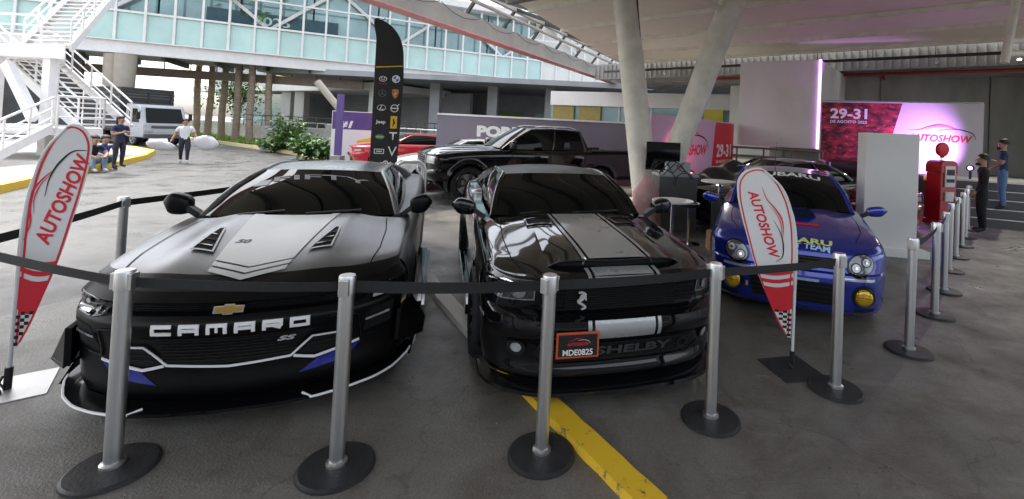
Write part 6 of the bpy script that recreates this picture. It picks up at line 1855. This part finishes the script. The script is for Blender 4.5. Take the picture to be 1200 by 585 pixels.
w.grid(rows_); tag(w.build('wrapped_parcel', mat('pink_wrap', (.52, .30, .29), .45, var=.15, scale=5, bump=.3), smooth=60, loc=(p.x, p.y, 0)), 'tall pink wrapped parcel leaning at the foot of the V column', 'parcel')
w = MB(); w.box((0, 0, .15), (.5, .35, .3), taper=.95); w.box((0, 0, .305), (.44, .3, .02)); tag(w.build('cardboard_box', mat('cardboard', (.30, .18, .09), .8, var=.15), loc=(2.35, 7.6, 0), bevel=.005), 'brown cardboard box on the floor beside the blue rally car', 'box')
w = MB(); w.box((0, 0, .42), (.62, .55, .84)); w.m = 1; w.lathe([(0, -.28), (.12, -.285), (.2, -.30), (.21, -.28)], (0, 0, .42), 'Y', 24)
tag(w.build('loudspeaker', [M_BLACKPLASTIC, M_GREYPL], loc=(2.62, 8.0, 0), bevel=.01), 'dark loudspeaker cabinet left of the blue rally car', 'loudspeaker')
# tube hoop barrier between the front cars
p = on_level(481, 258)
hb_ = thing('hoop_barrier', 'grey tube hoop barrier behind the right mirror of the CAMARO coupe', 'barrier', p, .5)
for k in range(2):
    w = MB(); o = k * .22
    w.tube([(-.30, o, 0), (-.30, o, .95), (-.26, o, 1.05), (-.18, o, 1.10), (.10, o, 1.10), (.18, o, 1.05), (.22, o, .95), (.22, o, 0)], .035, 10); w.build('hoop', M_STEEL, hb_, smooth=60)

# ------------------------------------------------------------------ stage lights
p = at_depth(1137, 197, 12.0)
w = MB(); w.lathe([(.04, -.12), (.08, -.10), (.09, .04), (.085, .05)], axis='Y', n=16)
lo_ = thing('stage_light', 'small violet stage lamp at the right foot of the stage banner', 'stage lamp', p, 2.4)
w.build('housing', M_BLACKPLASTIC, lo_, smooth=40)
w = MB(); w.lathe([(0, .045), (.05, .045)], axis='Y', n=16); w.build('lens', mat('violet_lamp', (.8, .6, 1), .3, emit=(.75, .35, 1), estr=1.6, var=.02), lo_)
w = MB(); w.tube([(0, -.05, -.08), (0, -.05, -(p.z - 1.07))], .03, 8); w.build('bracket', M_DARKSTEEL, lo_)


def lamp(loc, col, e, aim, r=.08):
    l = bpy.data.lights.new('stage_lamp_light', 'SPOT'); l.energy = e; l.color = col; l.shadow_soft_size = r; l.spot_size = RAD(95); l.spot_blend = .9
    o = bpy.data.objects.new('stage_lamp_light', l); COL.objects.link(o); o.location = loc; o.rotation_euler = Vector(aim).to_track_quat('-Z', 'Y').to_euler()


lc_ = Vector((p.x - .25, p.y - .22, p.z + .10)); lamp(lc_, (.66, .28, 1.0), LAMP * 4, (dock(2.0, .3, 1.9) + D0) - lc_)
p2 = at_depth(975, 202, 12.6); lamp((p2.x + .15, p2.y + .25, p2.z + .15), (1.0, .10, .35), LAMP * 2, (.3, .9, .3))
l2 = thing('stage_light', 'small red stage lamp at the left foot of the stage banner', 'stage lamp', p2, .3)
w = MB(); w.lathe([(.04, -.12), (.08, -.10), (.09, .04), (.085, .05)], axis='Y', n=16); w.build('housing', M_BLACKPLASTIC, l2, smooth=40)
w = MB(); w.lathe([(0, .045), (.08, .045)], axis='Y', n=16); w.build('lens', mat('pink_lamp', (1, .4, .5), .3, emit=(1, .2, .4), estr=6, var=.02), l2)
w = MB(); w.tube([(0, -.05, -.08), (0, -.05, -(p2.z - 1.07))], .03, 8); w.build('bracket', M_DARKSTEEL, l2)
p3 = at_depth(808, 203, 11.2); lamp(p3 + Vector((.05, .2, .1)), (1.0, .12, .25), LAMP * .8, (-.3, 1, .2), .1)
l3 = thing('stage_light', 'small pink lamp at the foot of the lavender banner', 'stage lamp', p3, .3)
w = MB(); w.lathe([(.04, -.12), (.08, -.10), (.09, .04), (.085, .05)], axis='Y', n=16); w.build('housing', M_BLACKPLASTIC, l3, smooth=40)
w = MB(); w.lathe([(0, .045), (.08, .045)], axis='Y', n=16); w.build('lens', MATS['pink_lamp'], l3)
w = MB(); w.tube([(0, -.05, -.08), (0, -.05, -p3.z + .02)], .02, 8); w.lathe([(0, -p3.z), (.2, -p3.z), (.2, -p3.z + .03), (0, -p3.z + .03)], n=20); w.build('stand', M_DARKSTEEL, l3)

# lit spotlights of the track under the rear edge of the canopy
for k in (1, 6, 8):
    q = far0 + soff(1.24 + 1.9 * k, -.33, 4.48)
    w = MB(); w.lathe([(0, 0), (.045, 0)], (0, 0, 0), n=14)
    o = w.build('lamp_lens', mat('warm_lamp', (1, .95, .85), .3, emit=(1, .93, .8), estr=6, var=.02), tk); o.location = q - far0
    l = bpy.data.lights.new('track_spot', 'SPOT'); l.energy = SPOT; l.spot_size = RAD(120); l.spot_blend = .8; l.color = (1, .93, .82); l.shadow_soft_size = .06
    o = bpy.data.objects.new('track_spot', l); COL.objects.link(o); o.location = q - Vector((0, 0, .03)); o.rotation_euler = Vector((-.25, -.55, -1)).to_track_quat('-Z', 'Y').to_euler()
# ------------------------------------------------------------------ people
BASEJ = dict(pelvis=(0, 0, .525), spine=(0, .005, .62), chest=(0, .0, .735), nb=(0, .0, .825), neck=(0, -.005, .862), head=(0, -.018, .915), top=(0, -.01, .962),
             shL=(.105, 0, .80), elL=(.135, .01, .63), wrL=(.14, -.03, .485), shR=(-.105, 0, .80), elR=(-.135, .01, .63), wrR=(-.14, -.03, .485),
             hpL=(.055, 0, .50), knL=(.06, -.01, .28), anL=(.06, .015, .045), toL=(.07, -.085, .02), hpR=(-.055, 0, .50), knR=(-.06, -.01, .28), anR=(-.06, .015, .045), toR=(-.07, -.085, .02))
BR = dict(pelvis=(.085, .066), spine=(.075, .056), chest=(.09, .062), nb=(.05, .045), neck=(.034, .034), head=(.054, .064), top=(.040, .046), shL=.042, elL=.028, wrL=.02, shR=.042, elR=.028, wrR=.02,
          hpL=.063, knL=.042, anL=.028, toL=.024, hpR=.063, knR=.042, anR=.028, toR=.024)
BE = [('pelvis', 'spine'), ('spine', 'chest'), ('chest', 'nb'), ('nb', 'neck'), ('neck', 'head'), ('head', 'top'), ('chest', 'shL'), ('shL', 'elL'), ('elL', 'wrL'), ('chest', 'shR'), ('shR', 'elR'), ('elR', 'wrR'),
      ('pelvis', 'hpL'), ('hpL', 'knL'), ('knL', 'anL'), ('anL', 'toL'), ('pelvis', 'hpR'), ('hpR', 'knR'), ('knR', 'anR'), ('anR', 'toR')]


def person(label, loc, rz, h, pose, shirt, pants, shoes, sleeve='short', hair='short', group=None, skin=M_SKIN, fat=1., face_dir=None, beard=False):
    root = thing('person', label, 'person', loc, rz, group)
    J = dict(BASEJ); J.update(pose); names = list(J)
    co = [Vector(J[n]) * h for n in names]
    me = bpy.data.meshes.new('body'); me.from_pydata([tuple(c) for c in co], [(names.index(a), names.index(b)) for a, b in BE], [])
    ob = bpy.data.objects.new('body_cage', me); COL.objects.link(ob)
    sk = ob.modifiers.new('skin', 'SKIN'); sk.use_smooth_shade = True; sk.branch_smoothing = .6
    for i, n in enumerate(names):
        r = BR[n]; r = r if isinstance(r, tuple) else (r, r)
        kf = fat if n in ('pelvis', 'spine', 'chest', 'hpL', 'hpR', 'shL', 'shR') else 1
        me.skin_vertices[0].data[i].radius = (r[0] * h * kf, r[1] * h * kf); me.skin_vertices[0].data[i].use_root = (n == 'pelvis')
    ss = ob.modifiers.new('sub', 'SUBSURF'); ss.levels = 2; ss.render_levels = 2
    dg = bpy.context.evaluated_depsgraph_get(); dg.update()
    bm_ = bpy.data.meshes.new_from_object(ob.evaluated_get(dg)); bpy.data.objects.remove(ob)
    b = MB(); vs = [v.co.copy() for v in bm_.vertices]; fs = [tuple(p.vertices) for p in bm_.polygons]
    seg = [(names[i_], names[j_], co[i_], co[j_]) for (i_, j_) in [(names.index(a), names.index(c)) for a, c in BE]]

    def cls(p):
        best = None
        for a, c, A, C in seg:
            d = C - A; t = max(0, min(1, (p - A).dot(d) / d.length_squared)); q = (p - (A + d * t)).length
            if best is None or q < best[0]: best = (q, a, c, t)
        q, a, c, t = best; k = a[:2]
        if c in ('neck', 'head', 'top'): return 0 if not (c == 'neck' and t < .35) else 1
        if k == 'sh': return 1 if (sleeve == 'long' or t < .6) else 0
        if k == 'el': return 1 if sleeve == 'long' and t < .92 else 0
        if a == 'pelvis' and c == 'spine': return 1 if t > .15 else 2
        if k in ('hp', 'kn'): return 2 if not (k == 'kn' and t > .93) else 3
        if k == 'an' or c[:2] == 'to': return 3
        if a == 'pelvis': return 2
        return 1
    for f in fs:
        b.f.append(f); b.mi.append(cls(sum((vs[i] for i in f), Vector()) / len(f)))
    b.v = vs; bpy.data.meshes.remove(bm_)
    # hands
    for s in ('L', 'R'):
        W_, E_ = Vector(J['wr' + s]) * h, Vector(J['el' + s]) * h
        d = (W_ - E_).normalized(); sx = 1 if s == 'L' else -1
        side = d.cross(Vector((sx, 0, 0)));
        if side.length < .2: side = d.cross(Vector((0, 0, 1)))
        side.normalize(); nn = side.cross(d).normalized()
        pc = W_ + d * .030 * h
        b.m = 0
        b.tube([W_ - d * .01 * h, W_ + d * .02 * h, W_ + d * .045 * h, W_ + d * .055 * h], [.015 * h, .02 * h, .02 * h, .012 * h], 10)
        for k in range(4):
            o = W_ + d * .05 * h + side * (k - 1.5) * .0095 * h; L = (.040, .046, .042, .032)[k] * h
            b.tube([o - d * .01 * h, o + d * L * .45 - nn * .004 * h, o + d * L * .8 - nn * .014 * h, o + d * L * .9 - nn * .024 * h], [.0055 * h, .0052 * h, .0046 * h, .003 * h], 6)
        o = W_ + d * .015 * h + side * -.018 * h
        b.tube([o, o + d * .02 * h - side * .014 * h - nn * .006 * h, o + d * .036 * h - side * .014 * h - nn * .014 * h], [.0075 * h, .006 * h, .004 * h], 6)
    # face
    Hc = Vector(J['head']) * h; fd_ = Vector(face_dir or (0, -1, 0)).normalized(); rt = Vector((0, 0, 1)).cross(fd_).normalized(); r = .06 * h
    b.m = 0; nb_ = Hc + fd_ * r * .98 + Vector((0, 0, .002 * h))
    b.tube([nb_ + Vector((0, 0, .014 * h)) - fd_ * .004 * h, nb_ + fd_ * .010 * h - Vector((0, 0, .004 * h)), nb_ - fd_ * .006 * h - Vector((0, 0, .008 * h))], [.003 * h, .0065 * h, .004 * h], 8)
    for sx in (1, -1):
        b.m = 0; b.ball(Hc + rt * sx * .052 * h - Vector((0, 0, .004 * h)), (.008 * h, .010 * h, .015 * h))
        b.m = 4; b.ball(Hc + fd_ * r * .86 + rt * sx * .021 * h + Vector((0, 0, .012 * h)), (.0055 * h,) * 3, nu=8, nv=6)
    b.m = 5; b.ball(Hc + fd_ * r * .88 - Vector((0, 0, .024 * h)), (.014 * h, .007 * h, .0035 * h), nu=8, nv=6)
    b.build('body', [skin, shirt, pants, shoes, M_VOID, mat('lips', (.35, .14, .11), .5, var=.1)], root, smooth=60)
    hb = MB(); hc = Vector(J['top']) * h * .35 + Hc * .65 + Vector((0, 0, .016 * h)) - fd_ * .012 * h
    rows = []
    for i in range(9):
        t = PI * .62 * i / 8; rr = []
        for k in range(25):
            a = 2 * PI * k / 24; fr_ = max(0, min(1, (math.sin(a) + .1) / .6)); t = PI * i / 8 * (.62 - .26 * fr_); dr = rt * math.sin(t) * math.cos(a) * .064 + fd_ * math.sin(t) * math.sin(a) * (.074 if math.sin(a) < 0 else .068) + Vector((0, 0, math.cos(t) * .062))
            cut = 1.0
            rr.append(hc + dr * h * cut * (1 + .03 * math.sin(9 * a + 5 * t)))
        rows.append(rr)
    hb.grid(rows)
    if hair == 'long':
        hb.tube([Hc - fd_ * .04 * h, Hc - fd_ * .06 * h - Vector((0, 0, .06 * h)), Hc - fd_ * .055 * h - Vector((0, 0, .13 * h))], [.05 * h, .045 * h, .015 * h], 10)
    hb.build('hair', M_HAIR, root, smooth=60)
    if beard:
        bb = MB(); bb.ball(Hc + fd_ * r * .50 - Vector((0, 0, .044 * h)), (.038 * h, .036 * h, .022 * h)); bb.build('beard', M_HAIR, root, smooth=60)
    return root


M_NAVY = mat('navy_shirt', (.02, .035, .09), .8, var=.15, scale=10); M_BLUE = mat('royal_blue_shirt', (.03, .08, .38), .8, var=.12, scale=10)
M_BLKC = mat('black_cloth', (.012, .012, .014), .8, var=.2, scale=10); M_JEAN = mat('blue_jeans', (.10, .19, .34), .85, var=.2, scale=9, bump=.1); M_DJEAN = mat('dark_trousers', (.035, .035, .05), .85, var=.2, scale=9)
M_WTEE = mat('white_tee', (.70, .70, .70), .8, var=.05, scale=6); M_SHOE = mat('dark_shoe', (.02, .02, .02), .5, var=.2); M_WSHOE = mat('white_shoe', (.6, .6, .6), .6, var=.1)
M_GJEAN = mat('pale_jeans', (.22, .32, .44), .85, var=.2, scale=9)
arms_phone = dict(elL=(.135, -.02, .64), wrL=(.06, -.14, .68), elR=(-.135, -.02, .64), wrR=(-.06, -.14, .68))
person('woman in navy top and dark trousers standing on the pavement by the truck', (on_level(138, 196, .155).x, on_level(138, 196, .155).y, .155), 1.35, 1.48, arms_phone, M_NAVY, M_DJEAN, M_SHOE, hair='long', face_dir=(.2, -1, -.1))
walk = dict(hpL=(.055, 0, .50), knL=(.06, -.07, .285), anL=(.06, -.06, .05), toL=(.07, -.155, .03), knR=(-.06, .0, .28), anR=(-.06, .10, .06), toR=(-.065, .02, .02), elL=(.17, .02, .64), wrL=(.22, -.04, .52), elR=(-.17, .02, .64), wrR=(-.22, -.04, .52))
WK = on_level(215, 191)
person('person in white tee and dark trousers walking with two white bundles', (WK.x, WK.y, 0), .66, 1.60, walk, M_WTEE, M_DJEAN, M_WSHOE, fat=1.35)


def bundle(label, loc, rz, sx, sy, sz):
    w = MB(); rows = []
    for i in range(13):
        t = PI * i / 12; r = []
        for k in range(25):
            a = 2 * PI * k / 24; e = 1 + .10 * math.sin(3 * a + 2 * t) + .06 * math.sin(7 * a - 3 * t)
            r.append((sx * math.sin(t) * math.cos(a) * e, sy * math.sin(t) * math.sin(a) * e, sz * math.cos(t) * (1 + .08 * math.sin(2 * a))))
        rows.append(r)
    w.grid(rows); o = w.build('white_bundle', mat('white_plastic_sheet', (.72, .72, .73), .4, var=.06, scale=5, bump=.3, bscale=8), smooth=70, loc=loc); o.rotation_euler = (.2, .25, rz)
    tag(o, label, 'bundle', 'white bundles in hand')


dirx = Vector((math.cos(.62), math.sin(.62), 0)); fw_ = Vector((math.sin(.62), -math.cos(.62), 0))
wl_ = WK + dirx * .40 * 1.0 + fw_ * .1; wr_ = WK - dirx * .40 + fw_ * .1
bundle('big rounded white bundle in the hand nearer the palms', (wl_.x + .22, wl_.y + .05, .74), .4, .36, .13, .27)
bundle('flatter white bundle in the hand nearer the truck', (wr_.x - .25, wr_.y - .05, .62), .9, .40, .12, .17)
sit = dict(pelvis=(0, .02, .16), spine=(0, .0, .255), chest=(0, -.03, .36), nb=(0, -.06, .445), neck=(0, -.075, .48), head=(0, -.105, .53), top=(0, -.105, .577), shL=(.105, -.04, .425), elL=(.15, -.14, .30), wrL=(.07, -.26, .26), shR=(-.105, -.04, .425), elR=(-.15, -.14, .30), wrR=(-.07, -.26, .26),
           hpL=(.055, -.0, .135), knL=(.08, -.22, .255), anL=(.07, -.25, .045 - .0), toL=(.075, -.345, .022), hpR=(-.055, 0, .135), knR=(-.08, -.22, .255), anR=(-.07, -.25, .045), toR=(-.075, -.345, .022))


def on_kerb(y): 
    for a, b in zip(LK[:-1], LK[1:]):
        if a[1] <= y <= b[1]:
            t = (y - a[1]) / (b[1] - a[1]); return a[0] + (b[0] - a[0]) * t
sy1, sy2 = 13.45, 14.1
person('person in black tee and pale jeans sitting on the yellow kerb', (on_kerb(sy1) - .02, sy1, 0), 1.25, 1.70, sit, M_BLKC, M_GJEAN, M_WSHOE, face_dir=(.1, -1, -.3))
sit2 = dict(sit, knR=(-.08, -.20, .26), anR=(-.06, -.22, .045), toR=(-.07, -.31, .022))
person('person in royal blue shirt and jeans sitting on the kerb beside the pale jeans sitter', (on_kerb(sy2) - .02, sy2, 0), 1.15, 1.66, sit2, M_BLUE, M_JEAN, M_SHOE, face_dir=(-.2, -1, -.3))
M1 = on_level(1150, 272)
stand_phone = dict(elL=(.125, -.03, .645), wrL=(.05, -.15, .70), elR=(-.13, -.01, .64), wrR=(-.10, -.13, .56))
person('bearded man in a black suit standing before the dock edge', (M1.x, M1.y, 0), -2.05, 1.74, dict(elL=(.135, 0, .63), wrL=(.11, -.10, .52)), M_BLKC, M_BLKC, M_SHOE, 'long', face_dir=(.0, -1, -.05), beard=True)
M2 = at_depth(1166, 250, 11.45)
step_z = .4
person('man in navy tee and blue jeans standing on the dock steps', (dock(3.4, -.95, 0).x + D0.x, dock(3.4, -.95, 0).y + D0.y, step_z), -2.2, 1.72, stand_phone, M_NAVY, M_JEAN, M_SHOE, face_dir=(.1, -1, -.12), beard=True)
# small far group behind the low wall
for i, (t, col, lab) in enumerate(((1.6, M_WTEE, 'far person in white behind the low wall, alone'), (6.2, M_BLUE, 'far person in blue behind the low wall'), (7.4, M_WTEE, 'far person in white behind the low wall, beside the one in blue'), (8.6, M_NAVY, 'far person in navy behind the low wall, nearest the shrub'))):
    q = W0 + ds * t + dn * (1.2 + .4 * (i % 2)); person(lab, (q.x, q.y, .0), .5 + .3 * i, 1.66, {}, col, M_DJEAN, M_SHOE)
EXPO = 2.15
# ------------------------------------------------------------------ light
world = bpy.data.worlds.new('World'); SC.world = world; world.use_nodes = True
wn = world.node_tree.nodes; wl = world.node_tree.links
sky = wn.new('ShaderNodeTexSky'); sky.sky_type = 'NISHITA'; sky.sun_disc = False
SUN_EL, SUN_AZ = RAD(58), RAD(-60)          # azimuth measured from +Y towards +X
sky.sun_elevation = SUN_EL; sky.sun_rotation = SUN_AZ
sky.air_density = 1.0; sky.dust_density = 4.0; sky.ozone_density = 1.0
hs = wn.new('ShaderNodeHueSaturation'); hs.inputs['Saturation'].default_value = .38
wl.new(sky.outputs[0], hs.inputs['Color']); wl.new(hs.outputs[0], wn['Background'].inputs[0]); wn['Background'].inputs[1].default_value = .13
sun = bpy.data.lights.new('sun', 'SUN'); sun.energy = .6; sun.angle = RAD(12); sun.color = (1, .96, .9)
so_ = bpy.data.objects.new('sun', sun); COL.objects.link(so_)
d = Vector((math.sin(SUN_AZ) * math.cos(SUN_EL), math.cos(SUN_AZ) * math.cos(SUN_EL), math.sin(SUN_EL)))
so_.rotation_euler = (-d).to_track_quat('-Z', 'Y').to_euler()
so_.location = (-20, 10, 30)
SC.view_settings.view_transform = 'Standard'; SC.view_settings.look = 'None'
SC.view_settings.exposure = EXPO; SC.view_settings.gamma = 1
SC.view_settings.use_curve_mapping = False
SC.render.engine = 'CYCLES'
cy = SC.cycles
cy.max_bounces = 10; cy.diffuse_bounces = 6; cy.glossy_bounces = 4; cy.transmission_bounces = 4
cy.use_denoising = True; cy.sample_clamp_indirect = 8
